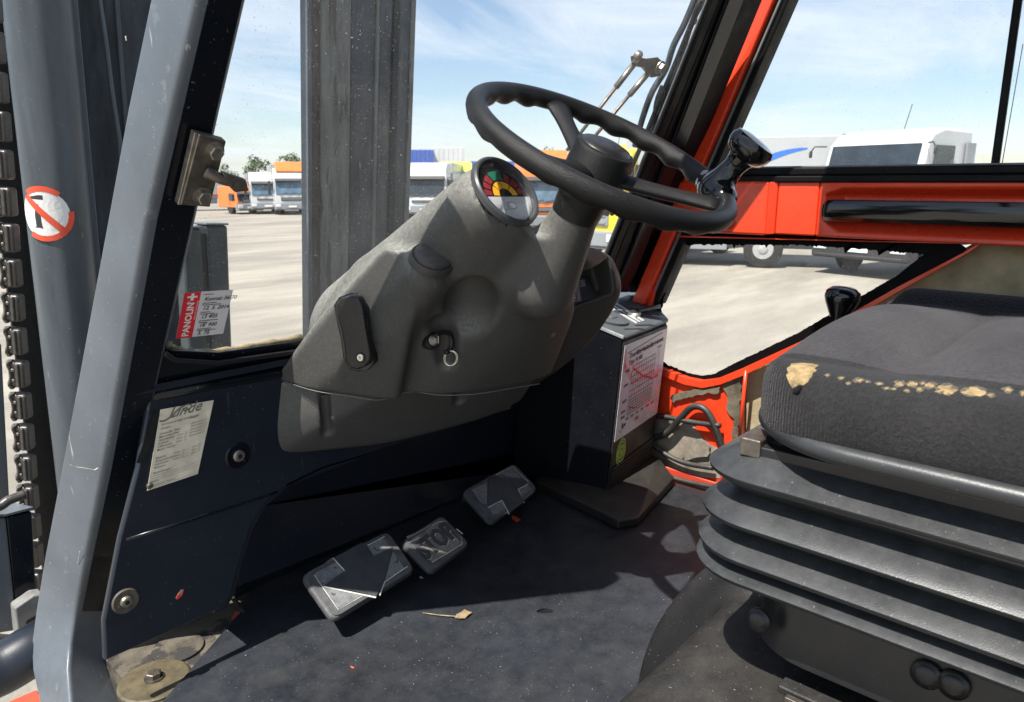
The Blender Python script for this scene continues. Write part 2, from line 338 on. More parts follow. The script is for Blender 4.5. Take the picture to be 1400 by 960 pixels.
def prism(poly, vec):
    n = len(poly); vec = np.array(vec, float)
    v = [np.array(p, float) for p in poly] + [np.array(p, float) + vec for p in poly]
    return v, [tuple(range(n))[::-1], tuple(range(n, 2 * n))] + [(i, (i + 1) % n, n + (i + 1) % n, n + i) for i in range(n)]
def obox(c, u, v, w):     # box from centre and three half vectors
    c, u, v, w = map(lambda a: np.array(a, float), (c, u, v, w))
    vs = [c + a * u + b * v + d * w for d in (-1, 1) for b in (-1, 1) for a in (-1, 1)]
    return vs, box(0, 1, 0, 1, 0, 1)[1]
def tube(pts, r, n=10, cap=True, squash=None):
    P = [np.array(p, float) for p in pts]; m = len(P)
    rs = r if isinstance(r, (list, tuple)) else [r] * m
    V, Fc = [], []
    t0 = unit(P[1] - P[0]); up = np.array([0, 0, 1.]) if abs(t0[2]) < .9 else np.array([1., 0, 0])
    a = unit(np.cross(t0, up))
    for i in range(m):
        t = unit((P[min(i + 1, m - 1)] - P[max(i - 1, 0)]))
        a = unit(a - t * (a @ t)); b = np.cross(t, a)
        for k in range(n):
            th = 2 * math.pi * k / n
            V.append(P[i] + rs[i] * (math.cos(th) * a + math.sin(th) * b))
    for i in range(m - 1):
        for k in range(n):
            Fc.append((i * n + k, i * n + (k + 1) % n, (i + 1) * n + (k + 1) % n, (i + 1) * n + k))
    if cap: Fc += [tuple(range(n))[::-1], tuple(range((m - 1) * n, m * n))]
    return V, Fc
def smoothpath(pts, per=6):
    P = [np.array(p, float) for p in pts]; P = [2 * P[0] - P[1]] + P + [2 * P[-1] - P[-2]]; out = []
    for i in range(1, len(P) - 2):
        for k in range(per):
            t = k / per
            out.append(.5 * ((2 * P[i]) + (-P[i - 1] + P[i + 1]) * t + (2 * P[i - 1] - 5 * P[i] + 4 * P[i + 1] - P[i + 2]) * t * t + (-P[i - 1] + 3 * P[i] - 3 * P[i + 1] + P[i + 2]) * t ** 3))
    out.append(P[-2]); return out
def frame(axis, ref=(1, 0, 0)):
    w = unit(axis); u = np.array(ref, float); u = unit(u - w * (u @ w)); return u, np.cross(w, u), w
def lathe(prof, o, axis, n=24, ref=(1, 0, 0), sx=1.0, sy=1.0):   # prof: (radius, height)
    u, v, w = frame(axis, ref); o = np.array(o, float); V, Fc = [], []
    for r, h in prof:
        for k in range(n):
            th = 2 * math.pi * k / n; V.append(o + w * h + r * (sx * math.cos(th) * u + sy * math.sin(th) * v))
    m = len(prof)
    for i in range(m - 1):
        for k in range(n): Fc.append((i * n + k, i * n + (k + 1) % n, (i + 1) * n + (k + 1) % n, (i + 1) * n + k))
    Fc += [tuple(range(n))[::-1], tuple(range((m - 1) * n, m * n))]
    return V, Fc
def loft(rings, closed=True, cap=True):
    n = len(rings[0]); V = [p for r in rings for p in r]; Fc = []
    for i in range(len(rings) - 1):
        for k in range(n if closed else n - 1): Fc.append((i * n + k, i * n + (k + 1) % n, (i + 1) * n + (k + 1) % n, (i + 1) * n + k))
    if cap and closed: Fc += [tuple(range(n))[::-1], tuple(range((len(rings) - 1) * n, len(rings) * n))]
    return V, Fc
def ringband(outer, inner, vec):   # flat ring between two loops of equal count, with thickness
    n = len(outer); vec = np.array(vec, float)
    V = [np.array(p) for p in outer] + [np.array(p) for p in inner] + [np.array(p) + vec for p in outer] + [np.array(p) + vec for p in inner]
    Fc = []
    for k in range(n):
        j = (k + 1) % n
        Fc += [(k, j, n + j, n + k), (2 * n + k, 3 * n + k, 3 * n + j, 2 * n + j), (k, 2 * n + k, 2 * n + j, j), (n + k, n + j, 3 * n + j, 3 * n + k)]
    return V, Fc
def hexbolt(o, axis, r, h, ref=(1, 0, 0)):
    return join(lathe([(r * 1.32, 0), (r * 1.32, h * .22)], o, axis, 20, ref), lathe([(r, h * .22), (r, h * .9), (r * .86, h)], o, axis, 6, ref))
def resample(poly, n):
    P = [np.array(p, float) for p in poly]; P.append(P[0]); L = [0]
    for i in range(len(P) - 1): L.append(L[-1] + np.linalg.norm(P[i + 1] - P[i]))
    out = []
    for k in range(n):
        s = L[-1] * k / n; i = max(j for j in range(len(L)) if L[j] <= s + 1e-12); i = min(i, len(P) - 2)
        out.append(P[i] + (P[i + 1] - P[i]) * ((s - L[i]) / max(1e-9, L[i + 1] - L[i])))
    return out
# signed distance modelling for moulded shapes
def smin(a, b, k): h = np.clip(.5 + .5 * (b - a) / k, 0, 1); return b + (a - b) * h - k * h * (1 - h)
def smax(a, b, k): return -smin(-a, -b, k)
def d_cone(P, a, b, ra, rb):
    a, b = np.array(a, float), np.array(b, float); ab = b - a; t = np.clip(((P - a) @ ab) / (ab @ ab), 0, 1)
    return np.linalg.norm(P - a - t[:, None] * ab, axis=1) - (ra + (rb - ra) * t)
def d_cyl(P, a, b, ra, rb, k=.004):
    a, b = np.array(a, float), np.array(b, float); L = np.linalg.norm(b - a); w = (b - a) / L; h = (P - a) @ w
    rad = np.linalg.norm(P - a - h[:, None] * w, axis=1) - (ra + (rb - ra) * np.clip(h / L, 0, 1))
    return smax(smax(rad, -h, k), h - L, k)
def d_ell(P, c, r, R=None):
    q = P - np.array(c, float)
    if R is not None: q = q @ np.array(R).T
    r = np.array(r, float); k0 = np.linalg.norm(q / r, axis=1); k1 = np.linalg.norm(q / (r * r), axis=1) + 1e-9
    return k0 * (k0 - 1) / k1
def d_box(P, c, h, R=None, rad=0.0):
    q = P - np.array(c, float)
    if R is not None: q = q @ np.array(R).T
    q = np.abs(q) - np.array(h, float) + rad
    return np.linalg.norm(np.maximum(q, 0), axis=1) + np.minimum(q.max(axis=1), 0) - rad
def hull_planes(pts):
    bm = bmesh.new()
    for p in pts: bm.verts.new(tuple(map(float, p)))
    bmesh.ops.convex_hull(bm, input=bm.verts)
    bm.normal_update(); c = np.mean([np.array(p, float) for p in pts], axis=0); pl = []
    for f in bm.faces:
        n = np.array(f.normal); d = n @ np.array(f.verts[0].co)
        if n @ c > d: n, d = -n, -d
        if not any(abs(n @ q[0]) > .9995 and abs(d - q[1]) < 1e-3 for q in pl): pl.append((n, d))
    bm.free(); return pl
def d_hull(P, pl, k=.015):
    d = None
    for n, c in pl:
        e = P @ n - c; d = e if d is None else smax(d, e, k)
    return d
def sdfmesh(fn, lo, hi, h):
    lo = np.array(lo, float); hi = np.array(hi, float); dim = np.ceil((hi - lo) / h).astype(int) + 1
    ax = [lo[i] + h * np.arange(dim[i]) for i in range(3)]
    G = np.stack(np.meshgrid(*ax, indexing='ij'), -1).reshape(-1, 3)
    v = np.concatenate([fn(g) for g in np.array_split(G, max(1, len(G) // 200000))]).reshape(dim)
    neg = v < 0
    cnt = np.zeros(dim - 1); acc = np.zeros(tuple(dim - 1) + (3,))
    idx = np.indices(dim - 1).astype(float)
    for d in range(3):
        o = [i for i in range(3) if i != d]
        for a in (0, 1):
            for b in (0, 1):
                s0 = [slice(None)] * 3; s1 = [slice(None)] * 3
                s0[d] = slice(0, -1); s1[d] = slice(1, None)
                for oo, ab in zip(o, (a, b)):
                    s0[oo] = s1[oo] = slice(ab, dim[oo] - 1 + ab)
                v0, v1 = v[tuple(s0)], v[tuple(s1)]
                cr = (v0 < 0) != (v1 < 0)
                t = np.where(cr, v0 / np.where(cr, v0 - v1, 1), 0)
                pos = np.zeros(tuple(dim - 1) + (3,)); pos[..., d] = t; pos[..., o[0]] = a; pos[..., o[1]] = b
                cnt += cr; acc += np.where(cr[..., None], pos, 0)
    act = cnt > 0; ids = -np.ones(dim - 1, int); ids[act] = np.arange(act.sum())
    V = lo + h * (acc[act] / cnt[act][:, None] + np.stack([idx[i][act] for i in range(3)], -1))
    for _ in range(2):
        f0 = fn(V); e = h * .2; g = np.stack([(fn(V + np.eye(3)[i] * e) - f0) / e for i in range(3)], -1)
        V = V - np.clip(f0 / np.maximum((g * g).sum(1), .25), -h * .5, h * .5)[:, None] * g
    Fc = []
    for d in range(3):
        o = [i for i in range(3) if i != d]
        s0 = [slice(1, -1)] * 3; s1 = [slice(1, -1)] * 3; s0[d] = slice(0, -1); s1[d] = slice(1, None)
        a0, a1 = neg[tuple(s0)], neg[tuple(s1)]
        ii = np.argwhere(a0 != a1)
        if len(ii) == 0: continue
        fl = a0[tuple(ii.T)]
        base = ii.copy(); base[:, o[0]] += 1; base[:, o[1]] += 1
        q = []
        for da, db in ((-1, -1), (0, -1), (0, 0), (-1, 0)):
            c = base.copy(); c[:, o[0]] += da; c[:, o[1]] += db; q.append(ids[tuple(c.T)])
        q = np.stack(q, 1); q[~fl] = q[~fl][:, ::-1]; Fc.append(q)
    F_ = np.concatenate(Fc); F_ = F_[(F_ >= 0).all(1)]
    return V.tolist(), F_.tolist()
# flat lettering as real, thin geometry
def text(s, o, u, v, size, lift=.0006, bold=0.0, align='LEFT', shear=0.0):
    cu = bpy.data.curves.new('t', 'FONT'); cu.body = s; cu.size = 1; cu.offset = bold; cu.align_x = align; cu.shear = shear; cu.resolution_u = 2; cu.extrude = 0
    ob = bpy.data.objects.new('t', cu); COL.objects.link(ob)
    me = bpy.data.meshes.new_from_object(ob.evaluated_get(bpy.context.evaluated_depsgraph_get()))
    u = np.array(u, float); v = np.array(v, float); n = unit(np.cross(u, v)); o = np.array(o, float)
    V = [o + (p.co.x * u + p.co.y * v) * size + n * lift for p in me.vertices]; Fc = [tuple(p.vertices) for p in me.polygons]
    bpy.data.objects.remove(ob); bpy.data.curves.remove(cu); bpy.data.meshes.remove(me)
    return V, Fc
def quad(o, u, v, x0, x1, y0, y1, lift=.0006):
    u = np.array(u, float); v = np.array(v, float); n = unit(np.cross(u, v)); o = np.array(o, float)
    return [o + u * a + v * b + n * lift for a, b in ((x0, y0), (x1, y0), (x1, y1), (x0, y1))], [(0, 1, 2, 3)]
def flatpoly(o, u, v, pts, lift=.0006):
    u = np.array(u, float); v = np.array(v, float); n = unit(np.cross(u, v)); o = np.array(o, float)
    return [o + u * a + v * b + n * lift for a, b in pts], [tuple(range(len(pts)))]

# ================================================================== THE YARD
gr = M('ground', ([(-400, -400, GZ), (900, -400, GZ), (900, 900, GZ), (-400, 900, GZ)], [(0, 1, 2, 3)]), 'ground'); gr['kind'] = 'structure'
# low verge far behind the vehicles closes the horizon
hb = []
for i in range(60):
    a = math.radians(-20 + i * 2.2); r = 330
    hb.append((r * math.cos(a), r * math.sin(a), GZ + 2.2 + 1.6 * math.sin(i * 1.7) * math.sin(i * .63)))
V = [(p[0], p[1], GZ - .1) for p in hb] + hb + [(p[0] * 1.2, p[1] * 1.2, GZ - .1) for p in hb]
n = len(hb); Fc = [(i, i + 1, n + i + 1, n + i) for i in range(n - 1)] + [(n + i, n + i + 1, 2 * n + i + 1, 2 * n + i) for i in range(n - 1)]
hl = M('hills', (V, Fc), 'foliage'); hl['kind'] = 'structure'

def place(root, px, py, yaw):
    p = PZ(px, py, GZ); root.location = tuple(p)
    # local -y faces the camera, then turned by yaw degrees
    root.rotation_euler = (0, 0, math.atan2(p[1], p[0]) - math.pi / 2 + math.radians(yaw)); return root
def wheel_parts(root, x, y, r=.5, w=.3, side=1):
    ty = M('wheel', lathe([(r * .52, -w / 2), (r * .93, -w / 2), (r, -w / 2 + .04), (r, w / 2 - .04), (r * .93, w / 2), (r * .52, w / 2)], (x, y, r), (1, 0, 0), 24, (0, 0, 1)), 'tyre', root, auto=35)
    M('rim', lathe([(r * .50, -w * .35), (r * .52, w * .42), (r * .5, w * .40), (r * .42, w * .25), (r * .24, w * .3), (r * .2, w * .46), (r * .08, w * .46)], (x, y, r), (side, 0, 0), 20, (0, 0, 1)), 'rim', ty, auto=35)
def cab(root, w=2.4, h=3.4, L=2.2, body='truck_white', roof=None, screen='vglass', z0=.55, grille='vblack', bump='truck_grey', plate=True, brow=None, hs=1.0, wb=.42, wt=.76, mir=1.0, vis=True, gtop=None):
    hw = w / 2; zs = 1.15; zt = h * .60 + .0   # windscreen bottom/top
    zw0, zw1 = h * wb, h * wt
    prof = [(0.0, z0), (-.02, zw0), (.22, zw1), (.45, zw1 + (h - zw1) * .64), (.95, h), (L, h - .02), (L, z0)]
    pl = [[(sx * hw * (1 - .05 * (z > zw1)), y, z) for y, z in prof] for sx in (-1, 1)]
    m = len(prof); V = pl[0] + pl[1]; Fc = [tuple(range(m)), tuple(range(m, 2 * m))[::-1]] + [(i, (i + 1) % m, m + (i + 1) % m, m + i) for i in range(m)]
    M('cab_body', (V, Fc), body, root, bevel=.09, seg=3)
    if roof:
        M('roof_fairing', prism([(-hw * .80, .36, h * .93), (-hw * .80, .95, h + .42), (-hw * .80, L * .9, h + .48), (-hw * .86, L * .9, h * .80)], (w * .80, 0, 0)), roof, root, bevel=.05)
    def fy(z): return -.02 + (.24) * (z - zw0) / (zw1 - zw0)
    def panel(name, x0, x1, z0_, z1_, mt, th=.03, off=.012, par=root):
        return M(name, prism([(x0, fy(z0_) - off, z0_), (x1, fy(z0_) - off, z0_), (x1, fy(z1_) - off, z1_), (x0, fy(z1_) - off, z1_)], (0, -th, 0)), mt, par, bevel=.02)
    ws = panel('windscreen', -hw * .88, hw * .88, zw0 + .06, zw1 - .02, screen)
    if vis: M('sun_visor', prism([(-hw * .9, .05, zw1 - .16), (-hw * .9, -.10, zw1 - .10), (-hw * .9, .12, zw1 + .06), (-hw * .9, .22, zw1 + .06)], (w * .9, 0, 0)), brow or 'vblack', root, bevel=.02)
    for k in (-1, 0, 1):
        M('wiper', tube([(k * .55 - .3, fy(zw0 + .08) - .06, zw0 + .08), (k * .55 + .25, fy(zw0 + .16) - .06, zw0 + .18)], .012, 6), 'vblack', root)
    g = M('grille', box(-hw * .62, hw * .62, -.06, .02, z0 + .42, gtop or zw0 - .12), grille, root, bevel=.04)
    for k in range(4):
        zz = z0 + .5 + k * ((gtop or zw0 - .12) - z0 - .60) / 3.4
        M('grille_slat', box(-hw * .56, hw * .56, -.09, -.055, zz, zz + .05), 'truck_grey', g)
    M('bumper', box(-hw, hw, -.14, .35, z0 - .2, z0 + .3), bump, root, bevel=.07, seg=3)
    M('step', box(-hw * .9, hw * .9, -.16, .1, z0 - .16, z0 - .1), 'vblack', root, bevel=.015)
    if plate:
        M('number_plate', box(-.27, .27, -.165, -.14, z0 - .02, z0 + .1), 'white', root)
    for s in (-1, 1):
        M('headlight', box(s * hw * .80 - .18, s * hw * .80 + .18, -.165, -.1, z0 + .0, z0 + .22), 'lamp', root, bevel=.03)
        sw = M('side_window', prism([(s * (hw + .004), .42, zw0 + .12), (s * (hw + .004), 1.35, zw0 + .12), (s * (hw + .004), 1.35, zw1 - .06), (s * (hw + .004), .50, zw1 - .06)], (s * .012, 0, 0)), 'vglass', root)
        d = M('door', box(*sorted((s * (hw + .002), s * (hw + .018))), .3, 1.4, z0 + .45, zw0 + .08), body, root, bevel=.008)
        M('door_handle', box(*sorted((s * (hw + .018), s * (hw + .05))), 1.15, 1.32, zw0 - .12, zw0 - .07), 'vblack', d)
        ma = M('mirror', box(s * (hw + .28) - .1 * mir, s * (hw + .28) + .1 * mir, -.12, -.02, zw1 - .14 - (zw1 - zw0 - .24) * mir, zw1 - .12), 'vblack', root, bevel=.03)
        M('mirror_arm', tube([(s * hw, .15, zw1 - .02), (s * (hw + .2), -.05, zw1 - .02), (s * (hw + .28), -.07, zw1 - .14)], .02, 6), 'vblack', ma)
        wheel_parts(root, s * (hw - .18), 1.35, .5, .3, s)
    M('roof_antenna', tube([(hw * .2, .9, h), (hw * .28, .95, h + .55)], .009, 5), 'vblack', root)
def boxbody(root, w, y0, y1, z0, z1, mat, name='box_body'):
    return M(name, box(-w / 2, w / 2, y0, y1, z0, z1), mat, root, bevel=.03)
def chassis(root, y0, y1):
    M('chassis', box(-.45, .45, y0, y1, .6, .9), 'vblack', root)
    for s in (-1, 1):
        for yy in (y1 - 1.8,): wheel_parts(root, s * 1.0, yy, .5, .35, s)

LORRY = 'lorries parked across the yard'
# --- left group seen between the cab pillar and the mast
t = T('flatbed_trailer', 'long low pale grey trailer with a thin red line, leftmost of the distant vehicles', 'trailer', group=LORRY)
M('side_board', box(-4.5, 4.2, 0, 2.4, 1.05, 2.35), 'box_white', t, bevel=.03); M('stripe', box(-4.5, 4.2, -.02, 0, 1.15, 1.28), 'truck_red', t)
M('skirt', box(-4.4, 4.1, .1, 2.3, .55, 1.04), 'truck_grey', t); M('side_guard', box(.2, 2.6, -.02, .08, .5, .95), 'truck_white', t, bevel=.02)
for xx in (-3.6, -2.4, 3.4):
    ty = M('wheel', lathe([(.3, 0), (.47, 0), (.5, .04), (.5, .3), (.3, .3)], (xx, .05, .5), (0, 1, 0), 20), 'tyre', t, auto=35)
    M('rim', lathe([(.3, -.01), (.26, .0), (.1, -.04), (.05, -.04)], (xx, .05, .5), (0, 1, 0), 16), 'rim', ty)
place(t, 295, 288, 12)
t = T('orange_van', 'small orange van with a black bumper beside the distant white lorries', 'van', group=LORRY)
cab(t, 1.9, 2.0, 3.4, 'truck_orange', z0=.45); place(t, 343, 293, 24)
t = T('white_lorry', 'distant white lorry without roof fairing, right beside the small orange van', 'lorry', group=LORRY)
cab(t, 2.4, 2.95, 2.1, 'truck_white', screen='vglass_blue'); chassis(t, 2.0, 6.5); boxbody(t, 2.4, 2.4, 6.6, 1.0, 2.9, 'truck_grey', 'load_bed'); place(t, 368, 293, 4)
t = T('white_lorry', 'distant white lorry with an orange roof fairing, just left of the mast rail', 'lorry', group=LORRY)
cab(t, 2.4, 3.2, 2.1, 'truck_white', roof='truck_orange', screen='vglass_blue'); chassis(t, 2.0, 7.5); boxbody(t, 2.45, 2.4, 8, 1.1, 3.5, 'box_white'); place(t, 401, 294, 4)
# --- middle group above the dashboard
t = T('white_lorry', 'distant white lorry with a black windscreen, just right of the mast rail', 'lorry', group=LORRY)
cab(t, 2.45, 3.3, 2.2, 'truck_white', z0=.7); chassis(t, 2, 8); boxbody(t, 2.5, 2.4, 8.5, 1.1, 3.35, 'box_white'); place(t, 582, 305, -10)
t = T('shipping_container', 'dark blue container behind the white lorry, just right of the mast rail', 'container')
M('container_body', box(-1.6, 1.6, 0, 6, 2.6, 5.0), 'truck_blue', t, bevel=.03); M('container_support', box(-1.6, 1.6, .2, 6, 0, 2.59), 'truck_grey', t)
for k in range(9): M('corrugation', box(-1.5 + k * .37, -1.38 + k * .37, -.03, 0, 2.7, 4.9), 'truck_blue', t)
place(t, 570, 285, 0)
t = T('shipping_container', 'white container standing above the yellow roofed lorry, left of the dial', 'container')
M('container_body', box(-2.1, 2.1, 0, 6, 2.6, 5.3), 'truck_white', t, bevel=.03); M('container_support', box(-2.0, 2.0, .2, 6, 0, 2.59), 'truck_grey', t)
for k in range(10): M('corrugation', box(-1.95 + k * .42, -1.83 + k * .42, -.03, 0, 2.7, 5.2), 'truck_white', t)
place(t, 604, 284, 0)
t = T('yellow_roof_lorry', 'white lorry with a lime yellow roof partly hidden by the dial pod', 'lorry', group=LORRY)
cab(t, 2.4, 3.1, 2.2, 'truck_white', roof='truck_lime', screen='vglass_blue'); chassis(t, 2, 6); place(t, 628, 298, 6)
t = T('warehouse', 'long low far warehouse with a blue roof edge behind the steering wheel', 'building')
M('wall', box(-14, 9, 0, 12, 0, 4.4), 'truck_grey', t); rf = M('roof', box(-14.3, 9.3, -.3, 12.3, 4.4, 5.1), 'truck_blue', t)
for k in range(7): M('loading_door', box(-12.5 + k * 3, -10.6 + k * 3, -.06, 0, 0, 3.2), 'box_white', t, bevel=.02)
place(t, 705, 272, 4)
t = T('grey_lorry', 'grey lorry between the dial and the orange lorry', 'lorry', group=LORRY)
cab(t, 2.4, 2.9, 2.2, 'truck_grey', screen='vglass_blue'); chassis(t, 2, 6); place(t, 700, 305, 8)
t = T('orange_lorry', 'orange lorry seen under the near side of the steering wheel', 'lorry', group=LORRY)
cab(t, 2.4, 3.15, 2.2, 'truck_orange', roof='truck_orange', screen='vglass_blue'); chassis(t, 2, 7); place(t, 752, 322, 14)
t = T('yellow_lorry', 'bright yellow lorry with a grey grille seen between steering column and right pillar', 'lorry', group=LORRY)
cab(t, 2.45, 3.25, 2.2, 'truck_yellow', screen='vglass', grille='truck_grey', brow='truck_yellow', z0=.60, wb=.62, wt=.84, gtop=1.85); chassis(t, 2, 7); place(t, 803, 358, -42)
# --- right group seen through the door
t = T('box_lorry', 'white box lorry seen side on with a curved blue stripe', 'lorry', group=LORRY)
b = M('box_body', box(-3.9, 1.55, 0, 2.45, 1.15, 3.36), 'box_white', t, bevel=.04)
M('front_panel', box(-4.6, -3.9, .1, 2.4, .8, 2.9), 'truck_white', t, bevel=.25, seg=4)
sw = []
for k in range(15):
    s_ = k / 14; x = -1.5 + 2.2 * s_; z = 2.1 + .95 * math.sin(s_ * 1.5); w_ = .02 + .20 * (1 - s_) ** .8; sw.append((x, -.006, z - w_, z + w_ * .6))
M('stripe', ([(a, b_, c) for a, b_, c, d in sw] + [(a, b_, d) for a, b_, c, d in sw], [(i, i + 1, 15 + i + 1, 15 + i) for i in range(14)]), 'swoosh', t)
M('corner_post', box(1.47, 1.56, -.02, 2.47, 1.12, 3.38), 'truck_grey', t)
M('chassis', box(-4.3, 1.4, .3, 2.1, .50, 1.1), 'vblack', t); M('side_guard', box(-3.2, -1.1, -.02, .06, .45, .95), 'truck_grey', t, bevel=.02)
M('tank', lathe([(.3, 0), (.34, .03), (.34, .95), (.3, 1.0)], (-3.0, .35, .72), (1, 0, 0), 20), 'dsteel', t, auto=40)
for xx in (-3.9, -.18):
    ty = M('wheel', lathe([(.26, 0), (.45, -.02), (.49, .0), (.5, .04), (.5, .3), (.26, .3)], (xx, .0, .5), (0, 1, 0), 28), 'tyre', t, auto=35)
    M('rim', lathe([(.265, -.01), (.24, .04), (.16, .06), (.12, -.03), (.06, -.05)], (xx, .0, .5), (0, 1, 0), 20), 'rim', ty, auto=40)
place(t, 1051, 367, 0)
t = T('white_truck', 'nearest white truck with dark visor and high roof, seen above the red door rail', 'truck', group=LORRY)
cab(t, 2.42, 3.42, 2.3, 'truck_white', screen='vglass', z0=.62, brow='vglass', bump='vblack', wb=.66, wt=.90, mir=.25, vis=False); chassis(t, 2.2, 7)
for k in (-1, 1): M('marker_light', box(k * .95 - .07, k * .95 + .07, .36, .42, 2.98, 3.03), 'vblack', t)
M('side_deflector', box(1.2, 1.24, 1.9, 2.3, 1.2, 3.1), 'truck_grey', t)
M('underbody_dark', box(-.95, -.55, .9, .95, .05, .6), 'vblack', t)  # added black sheet standing in for the darkness under the truck
place(t, 1172, 379, -30)
t = T('white_truck', 'white truck cut off by the right edge of the photo', 'truck', group=LORRY)
cab(t, 2.4, 3.1, 2.3, 'truck_white', z0=.7); chassis(t, 2.2, 6); place(t, 1447, 372, -12)

def tree(px, py, h, label, seed):
    rg = random.Random(seed); t = T('broadleaf_tree', label, 'tree')
    M('trunk', tube([(0, 0, 0), (.1, 0, h * .35), (.0, .1, h * .7)], [h * .05, h * .035, h * .015], 7), 'bark', t)
    V, Fc = [], []
    cl = [(rg.uniform(-.38, .38) * h, rg.uniform(-.38, .38) * h, h * rg.uniform(.42, .92), h * rg.uniform(.12, .22)) for _ in range(9)]
    for cx_, cy_, cz_, r_ in cl:
        for _ in range(110):
            d = unit([rg.gauss(0, 1), rg.gauss(0, 1), rg.gauss(0, .8)]) * r_ * rg.uniform(.5, 1.05); p = np.array([cx_, cy_, cz_]) + d
            a = unit([rg.gauss(0, 1) for _ in range(3)]); b = unit(np.cross(a, [rg.gauss(0, 1) for _ in range(3)])); s_ = h * rg.uniform(.018, .04); i = len(V)
            V += [p - a * s_, p + b * s_ * .6, p + a * s_, p - b * s_ * .6]; Fc.append((i, i + 1, i + 2, i + 3))
    M('crown', (V, Fc), 'foliage', t)
    p = PZ(px, py, GZ); t.location = tuple(p)
tree(352, 263, 8.0, 'small green tree rising above the distant white lorries near the door catch', 3)
tree(318, 264, 6.0, 'low green tree beyond the pale trailer, behind the steel door catch', 8)
tree(296, 264, 6.5, 'leftmost low tree on the horizon beside the grey cab pillar', 12)
tree(398, 262, 10.5, 'treetop peeping over the lorry with the orange roof fairing', 15)
tree(740, 263, 9.5, 'green treetop behind the orange lorry under the steering wheel', 21)

# two grey steel posts standing in front of the machine
for lab, xl, xr, ytop in (('wider grey steel post standing in the yard behind the red and white sticker', 282, 312, 308), ('narrower grey steel post on the left, close to the cab pillar', 250, 276, 312)):
    t = T('steel_post', lab, 'post', (0, 0, 0), 'grey posts in front of the forklift')
    a, b = MP(xl, ytop, 1.0), MP(xr, ytop, 1.0); wd = b - a; fw = np.array([0, .10, 0]); dn = -MUP * 1.3
    M('post_body', prism([a, b, b + fw, a + fw], dn), MT['post'], t, bevel=.012)
    M('cap', prism([a - [.002, .003, 0], b + [.002, -.003, 0], b + fw, a + fw], MUP * .008), 'pillar', t, bevel=.003)

# ================================================================== THE MAST
mast = T('lift_mast', 'dark grey lifting mast with upright rails in front of the windscreen', 'mast', MP(300, 600))
def mbar(name, x0, x1, y, off, depth, mat, up=1.3, down=1.9, bevel=.004, auto=None):
    """vertical mast member whose rear face spans pixels x0..x1 at row y, off metres behind the mast plane"""
    a, b = MP(x0, y, off), MP(x1, y, off)
    c = (a + b) / 2 + MUP * ((up - down) / 2); return M(name, obox(c + MN * depth / 2, (b - a) / 2, MN * depth / 2, MUP * (up + down) / 2), mat, mast, bevel=bevel)
# right rail: a rolled channel, its flanges and worn grooves
mbar('rail_flange', 421, 427, 250, .0, .03, 'pillar', bevel=.002)
mbar('rail_groove', 426, 441, 250, .004, .03, 'mast_brown', bevel=.002)
mbar('rail_web', 440, 478, 250, -.004, .04, 'mast_worn', bevel=.004)
mbar('rail_face', 477, 512, 250, .004, .04, 'mast_dark', bevel=.006)
mbar('rail_lip', 511, 515, 250, -.002, .04, 'mast_worn', bevel=.002)
mbar('rail_inner', 514, 534, 250, .012, .04, 'mast_dark', bevel=.004)
mbar('rail_inner_lip', 533, 540, 250, .006, .04, 'soot', bevel=.003)
mbar('rail_edge', 539, 556, 250, .012, .04, 'mast_dark', bevel=.004)
mbar('rail_trim', 555, 561, 250, .008, .05, 'mast_worn', bevel=.002)
# left side: cylinder, guide bar, dark channel
a = MP(76, 250, .0)
M('lift_cylinder', tube([a + MUP * 1.3, a, a - MUP * 1.9], .054, 40), 'mast', mast, auto=60)
M('backing_plate', prism([MP(-40, 0, .09) + MUP * .4, MP(112, 0, .09) + MUP * .4, MP(112, 0, .09) - MUP * 2.2, MP(-40, 0, .09) - MUP * 2.2], MN * .01), 'soot', mast)
mbar('guide_bar', 113, 129, 250, .02, .05, 'pillar', bevel=.003)
mbar('channel_plate', 127, 236, 250, .085, .03, 'mast_dark', bevel=.004)
M('control_rod', tube([MP(133, -20, .06), MP(145, 60, .06), MP(152, 120, .06), MP(163, 190, .06), MP(166, 260, .06)], .005, 8), 'mast', mast, smooth=True)
mbar('channel_edge', 176, 182, 250, .078, .01, 'mast', bevel=.002)
# no-standing sign wrapped on the cylinder
sa = MP(79, 288, 0); cy_r = .0548
def cylpt(s, h):   # s: arc length round the cylinder, h: along it
    th = s / cy_r
    e1 = unit(np.cross(MUP, unit(np.array([sa[0], sa[1], 0])))); e2 = np.cross(MUP, e1)   # e2 towards the viewer?
    if e2 @ sa > 0: e2 = -e2
    if e1 @ cR < 0: e1 = -e1
    return sa + MUP * h + cy_r * (e1 * math.sin(th) + e2 * math.cos(th))
def cylpatch(pts, r=.0):  # polygon in (s,h) subdivided by fan into a curved thin skin
    bm = bmesh.new(); vs = [bm.verts.new((p[0], p[1], 0)) for p in pts]; f = bm.faces.new(vs); bmesh.ops.triangulate(bm, faces=bm.faces)
    for _ in range(3): bmesh.ops.subdivide_edges(bm, edges=[e for e in bm.edges if e.calc_length() > .006], cuts=1)
    bmesh.ops.triangulate(bm, faces=bm.faces); bm.verts.ensure_lookup_table(); bm.verts.index_update()
    V = []
    for v in bm.verts:
        p = cylpt(v.co.x, v.co.y); ax = sa + MUP * ((p - sa) @ MUP); V.append(ax + (p - ax) * (1 + r / cy_r))
    Fc = [tuple(w.index for w in f_.verts) for f_ in bm.faces]; bm.free(); return V, Fc
R_ = .051; off_s = -.024
def arc(r, a0, a1, n): return [(off_s + r * math.cos(math.radians(a0 + (a1 - a0) * k / n)), r * math.sin(math.radians(a0 + (a1 - a0) * k / n))) for k in range(n + 1)]
def clip_s(pts, lo=-.085): return [(max(lo, s), h) for s, h in pts]
